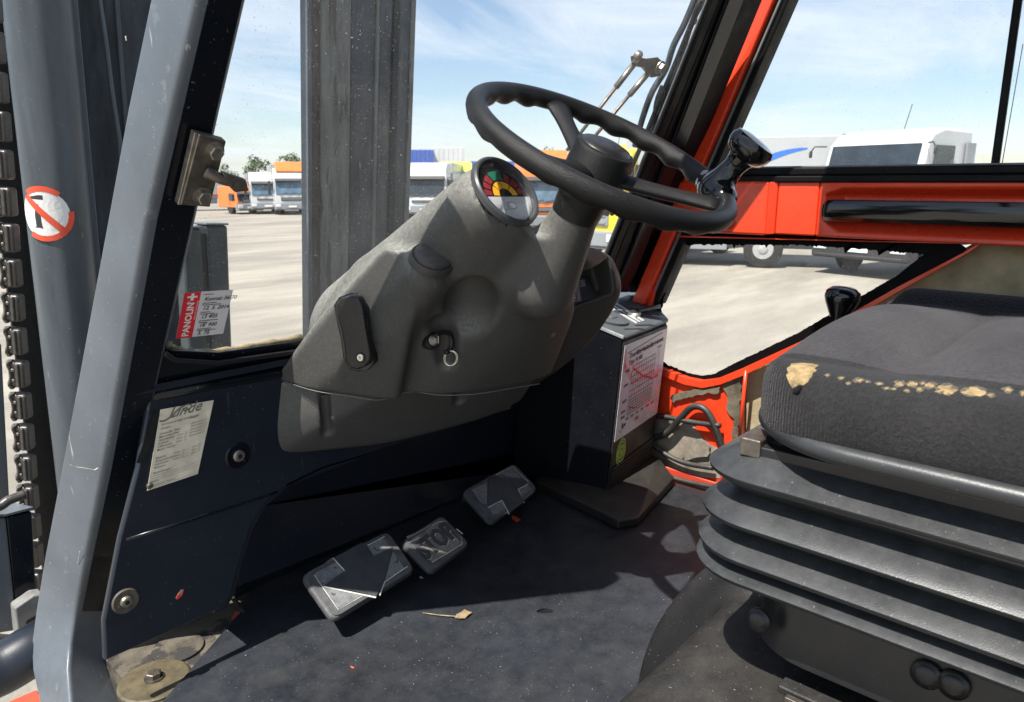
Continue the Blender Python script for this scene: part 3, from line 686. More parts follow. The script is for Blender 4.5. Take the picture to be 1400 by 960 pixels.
sg = M('warning_sign', cylpatch(clip_s(arc(R_ * .86, 0, 350, 26)), .0006), 'white', mast)
for a0, a1 in ((52, 128), (-125, 6)):
    n = 10
    M('sign_ring', join(*[cylpatch(clip_s([arc(R_, a0 + (a1 - a0) * k / n, a0 + (a1 - a0) * (k + 1) / n, 1)[0], arc(R_, a0 + (a1 - a0) * k / n, a0 + (a1 - a0) * (k + 1) / n, 1)[1], arc(R_ * .8, a0 + (a1 - a0) * k / n, a0 + (a1 - a0) * (k + 1) / n, 1)[1], arc(R_ * .8, a0 + (a1 - a0) * k / n, a0 + (a1 - a0) * (k + 1) / n, 1)[0]]), .0010) for k in range(n)]), 'sign_red', sg)
q = .71 * R_ * .86
M('sign_bar', join(*[cylpatch(clip_s([(off_s - q + 2 * q * k / 6 - .004, q - 2 * q * k / 6 - .004), (off_s - q + 2 * q * k / 6 + .004, q - 2 * q * k / 6 + .004), (off_s - q + 2 * q * (k + 1) / 6 + .004, q - 2 * q * (k + 1) / 6 + .004), (off_s - q + 2 * q * (k + 1) / 6 - .004, q - 2 * q * (k + 1) / 6 - .004)]), .0012) for k in range(6)]), 'sign_red', sg)
figp = [(-.004, .010), (-.006, -.004), (-.005, -.024), (-.009, -.026), (-.001, -.026), (.000, -.006), (.002, -.026), (.008, -.027), (.006, -.024), (.005, -.004), (.006, .006), (.003, .010)]
M('sign_figure', join(cylpatch([(s - .034, h) for s, h in figp], .0008), cylpatch([(-.034 + .0035 * math.cos(k * .785), .014 + .004 * math.sin(k * .785)) for k in range(8)], .0008),
   cylpatch([(-.052, .026), (-.022, .026), (-.022, .034), (-.03, .034), (-.052, .029)], .0008)), 'ink', sg)

# energy chain on the outer left edge
ch = T('hose_chain', 'black plastic link chain carrying hoses, hanging at the left edge beside the cylinder', 'chain', MP(40, 700, -.07))
def link_mesh():
    a = join(obox((0, 0, 0), (.013, 0, 0), (0, .022, 0), (0, 0, .0165)))
    return a
pa, pb = MP(12, 325, -.07), MP(46, 758, -.07); step = (pb - pa) / 10.0
dirn = unit(step); e1 = unit(cR - dirn * (cR @ dirn)); e2 = np.cross(dirn, e1)
if e2 @ pa > 0: e2 = -e2
pin_me = None
base = None
for k in range(-9, 12):
    c = pa + step * k; hl_ = np.linalg.norm(step)
    if base is None:
        body = obox((0, 0, 0), e1 * .015, e2 * .012, dirn * hl_ * .40)
        base = M('chain_link', body, 'chain', ch, bevel=.006, seg=3)
        w1 = [np.array(p) for p in ()]
        prof = [(-.5, .018), (-.36, .022), (-.18, .018), (0, .0165), (.18, .018), (.36, .022), (.5, .017)]
        rings = []
        for s_, x_ in prof:
            o_ = dirn * (s_ * hl_ * .86); rings.append([o_ - e1 * x_ + e2 * .004, o_ - e1 * (x_ - .010) + e2 * .018, o_ - e1 * (x_ - .014) + e2 * .014, o_ - e1 * (x_ - .010) - e2 * .002])
        wav = M('side_plate', loft(rings), 'chain', base, bevel=.002)
        rib = M('link_rib', obox(e1 * .005 + e2 * .013, e1 * .0035, e2 * .003, dirn * hl_ * .36), 'chain', base, bevel=.0025)
        pins = [M('pin', lathe([(.0035, 0), (.0035, .002), (.002, .0032)], e2 * .0125 - e1 * .003 + dirn * (sg_ * .010), e2, 10), 'dsteel', base) for sg_ in (-1, 1)]
        kids = [wav, rib] + pins
        base.location = tuple(c); tmpl = base
    else:
        o = tmpl.copy(); COL.objects.link(o); o.location = tuple(c)
        o.parent = ch; o.matrix_parent_inverse = tmpl.matrix_parent_inverse.copy()
        o.rotation_euler = (0, 0, random.uniform(-.05, .05))
        for q_ in kids:
            z = q_.copy(); COL.objects.link(z); z.parent = o; z.matrix_parent_inverse = Matrix()
# bottom-left: frame upright, bracket, hoses, mudguard
t = T('side_frame', 'grey green steel frame upright low at the left edge behind the link chain', 'frame', PY(20, 780, 1.45))
M('upright', prism([PY(-25, 708, 1.45), PY(8, 708, 1.45), PY(24, 862, 1.45), PY(-25, 870, 1.45)], (0, .02, 0)), 'mast', t, bevel=.003)
M('upright_side', prism([PY(8, 708, 1.452), PY(44, 700, 1.45), PY(52, 850, 1.45), PY(24, 862, 1.452)], (0, .02, 0)), 'navy_gloss', t, bevel=.003)
M('top_plate', prism([PY(-25, 706, 1.44), PY(8, 706, 1.44), PY(46, 696, 1.44), PY(20, 690, 1.6), PY(-20, 694, 1.6)], (0, 0, .004)), 'pillar', t)
M('bracket', prism([PY(20, 832, 1.42), PY(46, 814, 1.42), PY(60, 812, 1.42), PY(60, 836, 1.42), PY(36, 850, 1.42), PY(38, 870, 1.42), PY(24, 872, 1.42)], (0, .03, 0)), 'plaster', t, bevel=.004)
M('upper_rail', prism([PY(-12, 470, 1.75), PY(2, 470, 1.75), PY(14, 700, 1.75), PY(-2, 700, 1.75)], (0, .03, 0)), 'mast', t, bevel=.003)
for pts, lab in ((((-30, 704), (0, 692), (12, 684), (34, 676)), 'thin black hose curving into the link chain'), (((-30, 872), (10, 876), (40, 874), (60, 868)), 'thicker black hose crossing low behind the grey pillar')):
    h = M('hose', tube(smoothpath([PY(x, y, 1.38) for x, y in pts]), .008 if pts[0][1] < 800 else .0105, 12), 'hose', None, smooth=True); tag(h, lab, 'hose', group='hydraulic hoses')
mg = M('mudguard', tube(smoothpath([PY(-60, 935, 1.30), PY(0, 915, 1.30), PY(60, 880, 1.30), PY(120, 850, 1.34)]), .042, 28), 'navy', None, smooth=True)
tag(mg, 'rounded dark mudguard tube at the bottom left corner', 'mudguard')
rs = M('red_step', prism([PZ(-20, 985, -.28), PZ(12, 958, -.28), PZ(50, 942, -.28), PZ(80, 985, -.28)], (0, 0, -.02)), 'red', None, bevel=.004); tag(rs, 'corner of a red painted step at the bottom left', 'step')

# ================================================================== THE CAB SHELL
cabT = T('cab_shell', 'navy painted forklift cab with pillars, front wall, windscreen and floor', 'cab', (.9, .6, 0))
def cp(name, vf, mat, parent=None, **k): return M(name, vf, mat, cabT if parent is None else parent, **k)
# left pillar: swept section, outer face / rear face, bending into the sill at its foot
rows = [(-260, 0), (0, 0), (150, 0), (300, 0), (450, 0), (640, 0), (760, -.005), (835, -.02), (880, -.05), (915, -.09), (960, -.15), (1010, -.22)]
def lerp_tab(tab, y):
    for (y0, x0), (y1, x1) in zip(tab, tab[1:]):
        if y <= y1 or (y1, x1) == tab[-1]: return x0 + (x1 - x0) * (y - y0) / (y1 - y0)
E1 = [(0, 205), (160, 172), (300, 147), (640, 84), (760, 61), (870, 43), (905, 42), (960, 54), (1010, 70)]
E2 = [(0, 268), (300, 200), (640, 141), (760, 117), (870, 97), (905, 92), (960, 96), (1010, 105)]
E3 = [(0, 335), (180, 293), (320, 262), (527, 214), (640, 189), (737, 163), (847, 141), (900, 143), (960, 162), (1010, 185)]
def rnd(rings_fn): return rings_fn
rings = []
for y, off in rows:
    yy = y
    a = WS(lerp_tab(E1, yy), yy, off + .075); b = WS(lerp_tab(E2, yy), yy, off); c = WS(lerp_tab(E3, yy), yy, off + .004); d = c + (a - b) * .9 + np.array([.045, 0, 0])  # hidden inner edge widened to keep sun off the pedals
    def rc(p, q0, q1, r=.010):
        u0, u1 = unit(q0 - p), unit(q1 - p); return [p + u0 * r, p + u0 * r * .3 + u1 * r * .3 , p + u1 * r]
    def rc3(p, q0, q1, r):
        u0, u1 = unit(q0 - p), unit(q1 - p); s_ = p + u0 * r; e_ = p + u1 * r
        return [s_ * (1 - t_) ** 2 + 2 * p * t_ * (1 - t_) + e_ * t_ ** 2 for t_ in (0, .25, .5, .75, 1)]
    rings.append(rc3(a, d, b, .004) + rc3(b, a, c, .008) + rc3(c, b, d, .006) + [d])
pil = cp('left_pillar', loft(rings), 'pillar', auto=40)
# the rear face gets no sun: that shade is painted as a dark skin
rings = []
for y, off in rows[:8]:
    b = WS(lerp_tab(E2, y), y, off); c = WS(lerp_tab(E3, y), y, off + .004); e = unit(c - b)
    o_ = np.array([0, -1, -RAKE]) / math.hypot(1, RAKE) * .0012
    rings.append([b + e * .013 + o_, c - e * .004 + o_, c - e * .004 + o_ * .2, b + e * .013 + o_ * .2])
cp('pillar_rear_shade', loft(rings), 'navy_gloss', pil)
for pts in (((100, 634), (108, 637), (118, 638), (128, 642), (133, 639)), ((131, 640), (128, 660), (124, 690), (121, 720)), ((112, 752), (109, 768), (118, 773)), ((66, 755), (72, 770)), ((170, 50), (171, 56)))[:5:2]:
    cp('scuff', tube([WS(x, y, .03 if x < 100 else .006) + np.array([-.004 * (x < 125), -.003, 0]) for x, y in pts], .0006, 4), 'pad_edge', pil)
# windscreen
cp('windscreen', prism([WS(322, 0, .03) + np.array([.0, -.26, .504]) * 1.0, WS(322, 0, .03), WS(222, 470, .03), WS(232, 486, .03), WS(410, 466, .03), WS(805, 415, .03), WS(835, 340, .03), WS(974, 0, .03), WS(974, 0, .03) + np.array([.05, -.26, .504])], (0, .005, 0)), 'glass')
wsl = bpy.data.objects['windscreen']
# lower frame of the windscreen with its perished seal
cp('windscreen_frame', prism([WS(205, 462, .012), WS(226, 466, .012), WS(229, 476, .012), WS(240, 479, .012), WS(300, 482, .012), WS(410, 466, .012), WS(815, 420, .012), WS(830, 452, .012), WS(640, 480, .012), WS(395, 505, .012), WS(205, 538, .012)], (0, .03, .0)), 'navy_gloss', bevel=.003)
cp('windscreen_frame_edge', prism([WS(228, 480, .0), WS(242, 490, .0), WS(300, 494, .0), WS(412, 478, .0), WS(412, 484, .0), WS(300, 500, .0), WS(238, 496, .0), WS(224, 486, .0)], (0, .012, 0)), 'black', bevel=.002)
sl = [WS(x, y, .028) for x, y in ((229, 470), (240, 477), (262, 481), (300, 480), (350, 472), (412, 461))]
cp('window_seal', tube(smoothpath(sl, 5), [.0045 + .0014 * math.sin(i * 2.1) for i in range(26)], 8), 'oldseal', smooth=True)
# oil change sticker on the glass
so = WS(240, 463, .024); su = WS(305, 456, .024) - so; sv = WS(252, 400, .024) - so
W0 = np.linalg.norm(su); uu = su / W0; vv = sv / W0     # scaled so x runs 0..1
st = M('service_sticker', flatpoly(so, su, sv, [(0, 0), (1, 0), (1, 1), (0, 1)], .0003), 'paper', cabT)
M('sticker_band', flatpoly(so, su, sv, [(0, 0), (.33, 0), (.33, 1), (0, 1)], .0008), 'sticker_red', st)
sun_ = unit(su); svn = unit(sv); LS, LV = np.linalg.norm(su), np.linalg.norm(sv)
M('sticker_print', join(text('PANOLIN', so + su * .235 + sv * .035, svn, -sun_, LV * .175, .0012, bold=.03), text('\u00ae', so + su * .16 + sv * .74, svn, -sun_, LV * .10, .0012),
   text('Swiss Oil Technology', so + su * .31 + sv * .40, svn, -sun_, LV * .048, .0012),
   flatpoly(so, su, sv, [(.07, .885), (.27, .885), (.27, .925), (.07, .925)], .0012), flatpoly(so, su, sv, [(.14, .83), (.20, .83), (.20, .98), (.14, .98)], .0013)), 'white', st)
hw_ = []
for tx, yy in (('Kunnat 36/70', .80), ("12. 5. 2014", .60), ("13 405", .41), ("18' 900", .22), ('5. 75', .04)):
    hw_.append(text(tx, so + su * .42 + sv * yy, sun_, svn, LV * .115, .0012, bold=.012, shear=.25))
for k, yy in enumerate((.93, .74, .70, .54, .50, .35, .31, .165, .13)):
    hw_.append(flatpoly(so, su, sv, [(.40, yy), (.40 + .2 + .1 * (k % 3), yy), (.40 + .2 + .1 * (k % 3), yy + .012), (.40, yy + .012)], .0010))
M('handwriting', join(*hw_), 'ink', st)
# front wall: upper panel, lower panel, recessed footwell
PYF = 1.03
outline = [(205, 536), (300, 520), (395, 504), (560, 480), (700, 470), (700, 560), (500, 622), (440, 640), (395, 662), (362, 690), (342, 724), (328, 770), (316, 815), (306, 832), (290, 838), (143, 905), (141, 850), (163, 737), (188, 640)]
cp('front_panel', prism([PY(x, y, PYF) for x, y in outline], (0, .012, 0)), 'navy', bevel=.004, seg=3)
cp('panel_return', prism([PY(x + 3, y, PYF + .012) for x, y in outline[6:15]] + [PY(300, 700, PYF + .012)], (0, .12, 0)), 'navy')
cp('panel_lip', tube([PY(207, 541, PYF + .006), PY(300, 524, PYF + .006), PY(400, 507, PYF + .006), PY(520, 489, PYF + .006)], .0095, 14), 'navy_gloss', smooth=True)
cp('panel_crease', tube([PY(172, 738, PYF + .001), PY(250, 714, PYF + .001), (PY(345, 684, PYF + .001)), PY(378, 672, PYF + .002)], .0030, 8), 'navy_gloss', smooth=True)
cp('panel_slot', prism([PY(212, 560, PYF - .002), PY(218, 566, PYF - .002), PY(210, 600, PYF - .002), PY(194, 633, PYF - .002), PY(186, 633, PYF - .002)], (0, -.001, 0)), 'soot')
cp('footwell_wall', box(.44, 1.66, 1.205, 1.23, -.02, .43), 'navy')
cp('footwell_kick', prism([PY(338, 722, 1.12), PY(322, 800, 1.16), (.56, 1.204, .0), (1.40, 1.204, .0), (1.40, 1.204, .05), (.62, 1.204, .16)], (0, .0, -.004)), 'navy')
cp('cowl_top', prism([(.36, 1.02, .478), (1.45, 1.02, .478), (1.45, 1.22, .43), (.36, 1.22, .43)], (0, 0, -.01)), 'navy')
cp('wall_seam', tube([PY(722, 525, 1.17), PY(725, 645, 1.17)], .003, 8), 'dsteel', smooth=True)
for (x, y, Yp, r) in ((326, 623, PYF, .0095), (172, 822, PYF, .0085), (717, 566, 1.19, .0055), (248, 812, PYF, 0)):
    if not r: continue
    o = PY(x, y, Yp - .001)
    w_ = cp('washer', lathe([(r * 2.2, -.001), (r * 2.0, .0015), (r * 1.4, .0008), (r * .5, .0008)], o, (0, -1, 0), 26), 'navy_gloss' if r > .009 else 'mast_brown', auto=30)
    sc = M('screw', lathe([(r, .0), (r, .003), (r * .8, .0055), (r * .4, .0058), (r * .3, .004)], o, (0, -1, 0), 18), 'steel', w_, auto=35)
    M('socket', lathe([(r * .42, .0056), (r * .42, .0062)], o, (0, -1, 0), 6), 'soot', sc)
cp('paint_chip', prism([PY(247, 806, PYF - .0005), PY(251, 806, PYF - .0005), PY(249, 814, PYF - .0005), PY(242, 820, PYF - .0005), (PY(240, 818, PYF - .0005))], (0, -.0006, 0)), 'redwear')
# information plate
io = PY(201, 671, PYF - .0015); iu = PY(270, 648, PYF - .0015) - io; iv = PY(219, 560, PYF - .0015) - io
ip = cp('info_plate', prism([io, io + iu, io + iu + (PY(292, 547, PYF - .0015) - PY(270, 648, PYF - .0015)), io + iv], (0, -.0008, 0)), 'oldpaper')
un, vn = unit(iu), unit(iv); LU, LI = np.linalg.norm(iu), np.linalg.norm(iv)
def iq(x0, x1, y, h=.006): return flatpoly(io, iu, iv, [(x0, y), (x1, y), (x1, y + h), (x0, y + h)], .0012)
oo = io - np.array([0, .0002, 0])
tx = [text('Linde', io + iu * .17 + iv * .86, un, vn, LU * .30, .0014, bold=.015, shear=.35), text('Serviceunterlage unterliegend', io + iu * .06 + iv * .79, un, vn, LU * .063, .0014, bold=.01), text('Modell:', io + iu * .62 + iv * .775, un, vn, LU * .06, .0014)]
swash = smoothpath([io + iu * a + iv * b for a, b in ((.02, .855), (.12, .845), (.25, .885), (.38, .955), (.56, .975), (.62, .93), (.5, .905), (.46, .93))], 4)
tx.append(tube([p + np.array([0, -.0012, 0]) for p in swash], .0012, 6))
for k, (s_, y) in enumerate((('Gruppe', .74), ('Hydraulik. Filter', .675), ('Motoroel. Filter', .635), ('Getriebeoel', .595), ('Achsoel', .555), ('Differential', .515), ('Motor Ventile', .475), ('Batterie', .375), ('Pumpenmotor', .335), ('Fahrmotor', .295), ('Bremsen', .255), ('Bemerkungen', .19))):
    tx.append(text(s_, io + iu * .06 + iv * y, un, vn, LU * .062, .0014, bold=.008))
for y in (.675, .635, .595, .555, .515): tx.append(text('gewechselt \u25a1', io + iu * .68 + iv * (y + .03), un, vn, LU * .056, .0014))
for y in (.595, .555, .515, .375, .335, .295): tx.append(text('kontr. \u25a1', io + iu * .42 + iv * y, un, vn, LU * .056, .0014))
for y in (.375, .335, .295): tx.append(text('gew. \u25a1', io + iu * .78 + iv * (y + .01), un, vn, LU * .056, .0014)); tx.append(iq(.62, .74, y, .003))
for y in (.165, .135, .105, .02): tx.append(iq(.06, .96, y, .003))
tx += [text('Datum', io + iu * .04 + iv * .085, un, vn, LU * .055, .0014), text('Unterschrift Monteur', io + iu * .06 + iv * .035, un, vn, LU * .055, .0014)]
for i in range(len(tx)): tx[i] = ([np.array(p) for p in tx[i][0]], tx[i][1])
M('plate_print', join(*tx), 'inkgrey', ip)
ws2 = M('rivet', lathe([(.0046, 0), (.0046, .002), (.0025, .004)], PY(204, 664, PYF - .002), (0, -1, 0), 14), 'dsteel', ip, auto=40)
# striker plate with two hex bolts and a hook
sp0, spn = WS(272, 228, -.012), np.array([0, -1, -RAKE])
def SP(x, y, o=0): return WS(x, y, -.004 - o)
stp = cp('striker_plate', prism([SP(266, 177, .002), SP(303, 187, .002), SP(281, 277, .002), SP(241, 274, .002)], unit(spn) * .012), 'dsteel', bevel=.0015)
cp('striker_spacer', prism([SP(261, 176, .0), SP(268, 178, 0), SP(245, 275, .0), SP(238, 275, .0)], unit(spn) * .010), 'steel', bevel=.001)
for x, y in ((286, 200), (270, 261)):
    M('bolt', hexbolt(SP(x, y, .002) + unit(spn) * .012, spn, .0088, .009), 'steel', stp, auto=30)
hk = [SP(281, 234, .016), SP(292, 240, .022), SP(305, 246, .026), SP(318, 250, .028)]
M('hook', tube(smoothpath(hk, 4), [.008, .0078, .0075, .007, .0068, .0066, .0064, .0062, .006, .006, .0058, .0056, .0055], 14), 'dsteel', stp, smooth=True)
M('hook_tongue', prism([SP(300, 232, .022), SP(333, 243, .026), SP(337, 258, .026), SP(318, 260, .026), SP(308, 250, .024)], unit(spn) * .007), 'dsteel', stp, bevel=.0015)
# right front pillar
def strip(name, L0, L1, R0, R1, plane, vec, mat, ext=.45, **k):
    a, b, c, d = plane(*L0), plane(*L1), plane(*R1), plane(*R0)
    up1, up2 = unit(a - b) * ext, unit(d - c) * ext
    return cp(name, prism([a + up1, b, c, d + up2], vec), mat, **k)
strip('pillar_seal', (967, 0), (818, 370), (975, 0), (826, 374), lambda x, y: WS(x, y, .012), (0, .005, 0), 'seal_grey', bevel=.002)
strip('seal_bead', (974, 0), (825, 374), (984, 0), (833, 375), lambda x, y: WS(x, y, .004), (0, .008, 0), 'seal', bevel=.002)
strip('right_pillar', (983, 0), (823, 400), (1043, 0), (878, 400), lambda x, y: WS(x, y, .006), (.01, .014, 0), 'pillar_black', bevel=.006)
strip('pillar_cover', (996, 0), (842, 400), (1018, 0), (860, 400), lambda x, y: WS(x, y, -.004), (0, .012, 0), 'navy_gloss', bevel=.005, seg=3)
# side wall below the windows
XR = 1.60
def xpoly(name, pts, mat, x0=XR + .03, th=.03, **k): return cp(name, prism([np.array([x0, p[1], p[2]]) for p in pts], (th, 0, 0)), mat, **k)
_q = [PX(x, y, XR) for x, y in ((1350, 322), (1340, 326), (1226, 392), (1101, 464), (1022, 506))]
xpoly('side_lining', [_q[0], _q[1], _q[2], _q[3], _q[4], (0, _q[4][1], -.02), (0, -1, -.02), (0, -1, .66), (0, _q[0][1], .66)], 'foam')
_q = [PX(x, y, XR) for x, y in ((1022, 506), (985, 521), (960, 526), (930, 521), (905, 510), (870, 493))]
xpoly('front_lining', _q + [(0, 1.2, .34), (0, 1.2, -.02), (0, _q[0][1], -.02)], 'foam')
P6 = lambda x, y: PX(x, y, XR)
strip('post_filler', (1030, 0), (862, 400), (1062, 0), (892, 400), lambda x, y: PX(x, y, XR + .02), (.02, 0, 0), 'seal')
strip('door_post', (1037, 0), (862, 415), (1057, 0), (880, 417), lambda x, y: PX(x, y, XR - .03), (.06, 0, 0), 'red', bevel=.004)
strip('post_seal', (1056, 0), (879, 416), (1078, 0), (897, 418), lambda x, y: PX(x, y, XR - .012), (.05, 0, 0), 'seal', bevel=.004)
strip('post_seal_lip', (1064, 0), (893, 398), (1068, 0), (896, 398), lambda x, y: PX(x, y, XR - .018), (.01, 0, 0), 'seal_grey', bevel=.002)
cp('side_panel', prism([P6(880, 500), P6(905, 512), P6(960, 531), P6(1014, 518), P6(1014, 600), P6(985, 660), P6(880, 640)], (.02, 0, 0)), 'red', bevel=.004)
cp('dirt_patch', prism([PX(x, y, XR - .001) for x, y in ((880, 560), (900, 574), (930, 572), (948, 582), (968, 606), (990, 618), (985, 654), (930, 650), (880, 640))], (-.001, 0, 0)), 'dirt')
rg = random.Random(4)
def blob(pts, n, j): return [p + NP.normal(0, j, 3) * np.array([0, 1, 1]) for p in resample(pts, n)]
cp('foam_patch', prism(blob([PX(x, y, XR - .006) for x, y in ((986, 528), (1013, 512), (1010, 610), (1000, 596), (1004, 575), (992, 560), (996, 545))], 40, .0022), (.012, 0, 0)), 'foam_dark')
cp('foam_scrap', prism(blob([PX(x, y, XR - .010) for x, y in ((917, 540), (945, 534), (985, 528), (984, 538), (950, 541), (928, 547), (920, 552))], 34, .0016), (.008, 0, 0)), 'foam_dark')
cp('foam_leaf', prism(blob([PX(x, y, XR - .012) for x, y in ((932, 622), (944, 606), (956, 600), (970, 610), (968, 624), (950, 626), (936, 630))], 26, .0010), (.008, 0, 0)), 'dirt')
cp('side_strut', tube([P6(1023, 505) - [.012, 0, 0], P6(1014, 600) - [.012, 0, 0]], .0045, 10), 'red', smooth=True)
cp('strut_bolt', lathe([(.007, 0), (.007, .006), (.004, .008)], P6(1014, 583) - [.014, 0, 0], (-1, 0, 0), 10), 'navy_gloss', auto=30)
cp('sill_strip', prism([P6(885, 628) - [.01, 0, 0], P6(985, 660) - [.01, 0, 0], P6(985, 668) - [.01, 0, 0], P6(885, 640) - [.01, 0, 0]], (.02, 0, 0)), 'redwear', bevel=.003)
for lab, pts in (('black cable making an arch over the red side panel', ((890, 600), (912, 592), (930, 572), (948, 556), (966, 562), (980, 590), (992, 628))),
                 ('black cable running straight across the red side panel', ((888, 566), (915, 571), (950, 578), (985, 582))),
                 ('black cable sagging low along the side panel beside the heater foot', ((888, 606), (915, 624), (940, 634), (975, 640)))):
    h = M('cable', tube(smoothpath([PX(x, y, XR - .022) for x, y in pts], 6), .0085 if 'arch' in lab else .0065, 10), 'hose', None, smooth=True); tag(h, lab, 'cable', group='cables on the side panel')
h = M('cable', tube(smoothpath([PX(x, y, XR - .03) for x, y in ((880, 640), (915, 652), (945, 660), (985, 668))], 6), .006, 10), 'hose', None, smooth=True); tag(h, 'lowest black cable lying along the foot of the side wall', 'cable', group='cables on the side panel')
# floor plate, right of it nothing is open; unseen roof and rear wall, put in for the shade they cast
cp('floor_plate', box(.335, 1.63, -.9, 1.206, -.03, -.004), 'floor')
cp('roof', prism([(.60, .56, 1.33), (1.60, .56, 1.33), (1.60, -1.0, 1.33), (.60, -1.0, 1.33)], (0, 0, .05)), 'navy')
cp('rear_wall', box(.42, 1.62, -1.03, -1.0, -.02, 1.33), 'navy')
fw = cp('floor_washer', lathe([(.052, -.004), (.052, .0), (.049, .002), (.016, .002)], PZ(211, 930, 0), (0, 0, 1), 36), 'washer', auto=30)
M('bolt', hexbolt(PZ(211, 927, .002), (0, 0, 1), .011, .011), 'dsteel', fw, auto=30)
fw2 = cp('floor_grommet', lathe([(.04, -.004), (.04, .0005), (.036, .001)], PZ(243, 885, 0), (0, 0, 1), 36), 'floor', auto=30)
cp('sill_edge', tube([PZ(318, 818, .004), PZ(333, 838, .004)], .004, 8), 'dsteel')
cp('red_mark', prism([PZ(322, 836, .0006), PZ(331, 838, .0006), PZ(324, 850, .0006), PZ(316, 846, .0006)], (0, 0, .0006)), 'redwear')

# floor mat, cut off obliquely at its front left corner, with a drain hole
fm = T('floor_mat', 'dusty dark rubber floor mat with its corner cut off beside the floor bolt', 'floor mat', (.9, .8, 0))
hole = [PZ(745 + 11 * math.cos(a) + 2 * math.sin(2 * a), 835 + 3.5 * math.sin(a), .006) for a in np.linspace(0, 2 * math.pi, 15)[:-1]]
pA, pB = PZ(333, 832, .006), PZ(200, 985, .006)
outer = [pA, pB, (.27, .6, .006), (.27, -.6, .006), (1.60, -.6, .006), (1.60, 1.20, .006), (.60, 1.20, .006)]
V = [tuple(p) for p in outer] + [tuple(p) for p in hole]
bm = bmesh.new(); vo = [bm.verts.new(p) for p in V]; no = len(outer)
es = [bm.edges.new((vo[i], vo[(i + 1) % no])) for i in range(no)] + [bm.edges.new((vo[no + i], vo[no + (i + 1) % len(hole)])) for i in range(len(hole))]
bmesh.ops.triangle_fill(bm, use_beauty=True, edges=es); r_ = bmesh.ops.extrude_face_region(bm, geom=list(bm.faces)); 
for g_ in r_['geom']:
    if isinstance(g_, bmesh.types.BMVert): g_.co.z -= .006
me = [tuple(v.co) for v in bm.verts]; bm.verts.index_update(); fcs = [tuple(v.index for v in f.verts) for f in bm.faces]; bm.free()
mo = M('mat_sheet', (me, fcs), 'mat', fm)
M('drain_shadow', prism([np.array(p) * [1, 1, 0] + [0, 0, .0012] for p in hole], (0, 0, .0006)), 'soot', fm)
# litter on the mat
lf = T('dry_leaf', 'shrivelled brown leaf with stalk on the floor mat behind the stop pedal', 'leaf', PZ(630, 840, .007))
M('blade', prism([PZ(x, y, .008 + .002 * (k % 2)) for k, (x, y) in enumerate(((624, 841), (630, 838), (635, 834), (641, 837), (646, 838), (640, 842), (636, 846), (630, 846), (622, 845)))], (0, 0, .0015)), 'leaf', lf)
M('stalk', tube([PZ(578, 838, .008), PZ(600, 841, .010), PZ(626, 843, .010)], .0009, 6), 'oldseal', lf)
for lab, pts in (('small red plastic shred on the floor mat near the shade edge', ((479, 911), (482, 912), (485, 914), (483, 914.5), (480, 913))), ('red paint flake under the rightmost pedal', ((700, 705), (706, 707), (712, 711), (706, 714), (699, 709)))):
    s_ = M('plastic_shred', prism([PZ(x, y, .0075) for x, y in pts], (0, 0, .001)), 'redwear', None); tag(s_, lab, 'shred')

# ================================================================== THE DOOR ON THE FAR SIDE
dr = T('side_door', 'bright red far side door with a black grab bar and windows above and below', 'door', (XR, .3, .6))
YR = -.9     # runs on behind the seat
def yz(x, y, X_=XR): p = PX(x, y, X_); return p[1], p[2]
z_top, z_bot = .752, .640
# main red rail as an extruded relief, three stretches
yA = PX(920, 300, XR - .03)[1]; yB = PX(1050, 285, XR - .03)[1]; yC = PX(1062, 285, XR - .02)[1]; yD = PX(1118, 285, XR - .02)[1]; yE = PX(1150, 285, XR - .02)[1]
M('rail_front_box', box(XR - .034, XR + .03, yB, yA, z_bot - .002, z_top + .001), 'red', dr, bevel=.006, seg=3)
M('rail_weld', loft([[(XR - .034, yB, z_bot), (XR - .034, yB, z_top), (XR + .03, yB, z_top), (XR + .03, yB, z_bot)], [(XR - .022, yC, z_bot + .001), (XR - .022, yC, z_top), (XR + .03, yC, z_top), (XR + .03, yC, z_bot + .001)]]), 'red', dr, bevel=.002)
M('rail_middle', box(XR - .022, XR + .03, yD, yC, z_bot + .001, z_top), 'red', dr, bevel=.004)
prof0 = [(-.022, z_bot), (-.022, z_bot + .03), (-.022, .68), (-.022, .72), (-.022, z_top - .02), (-.022, z_top), (.03, z_top), (.03, z_bot)]
prof1 = [(-.030, z_bot), (-.026, z_bot + .012), (.006, z_bot + .034), (.008, .725), (-.020, z_top - .012), (-.022, z_top), (.03, z_top), (.03, z_bot)]
M('rail', loft([[(XR + a, y_, b) for a, b in pr_] for y_, pr_ in ((yD, prof0), (yD - .012, prof0), (yE, prof1), (YR, prof1))]), 'red', dr, bevel=.005, seg=3)
hy = PX(1129, 285, XR - .03)[1]
ring = [(0, -.019), (.012, -.017), (.02, -.010), (.022, 0), (.02, .012), (.010, .019), (-.004, .019), (-.012, .016), (-.012, -.016)]
M('grab_bar', loft([[(XR - .030 - a * s_, y_, .694 + b * s_) for a, b in ring] for y_, s_ in ((hy, .98), (hy - .006, 1.14), (hy - .02, 1.2), (YR, 1.2))]), 'gloss', dr, auto=25)
M('rivet', lathe([(.0055, 0), (.005, .0015), (.002, .0025)], PX(1029, 293, XR - .034), (-1, 0, 0), 14), 'steel', dr, auto=40)
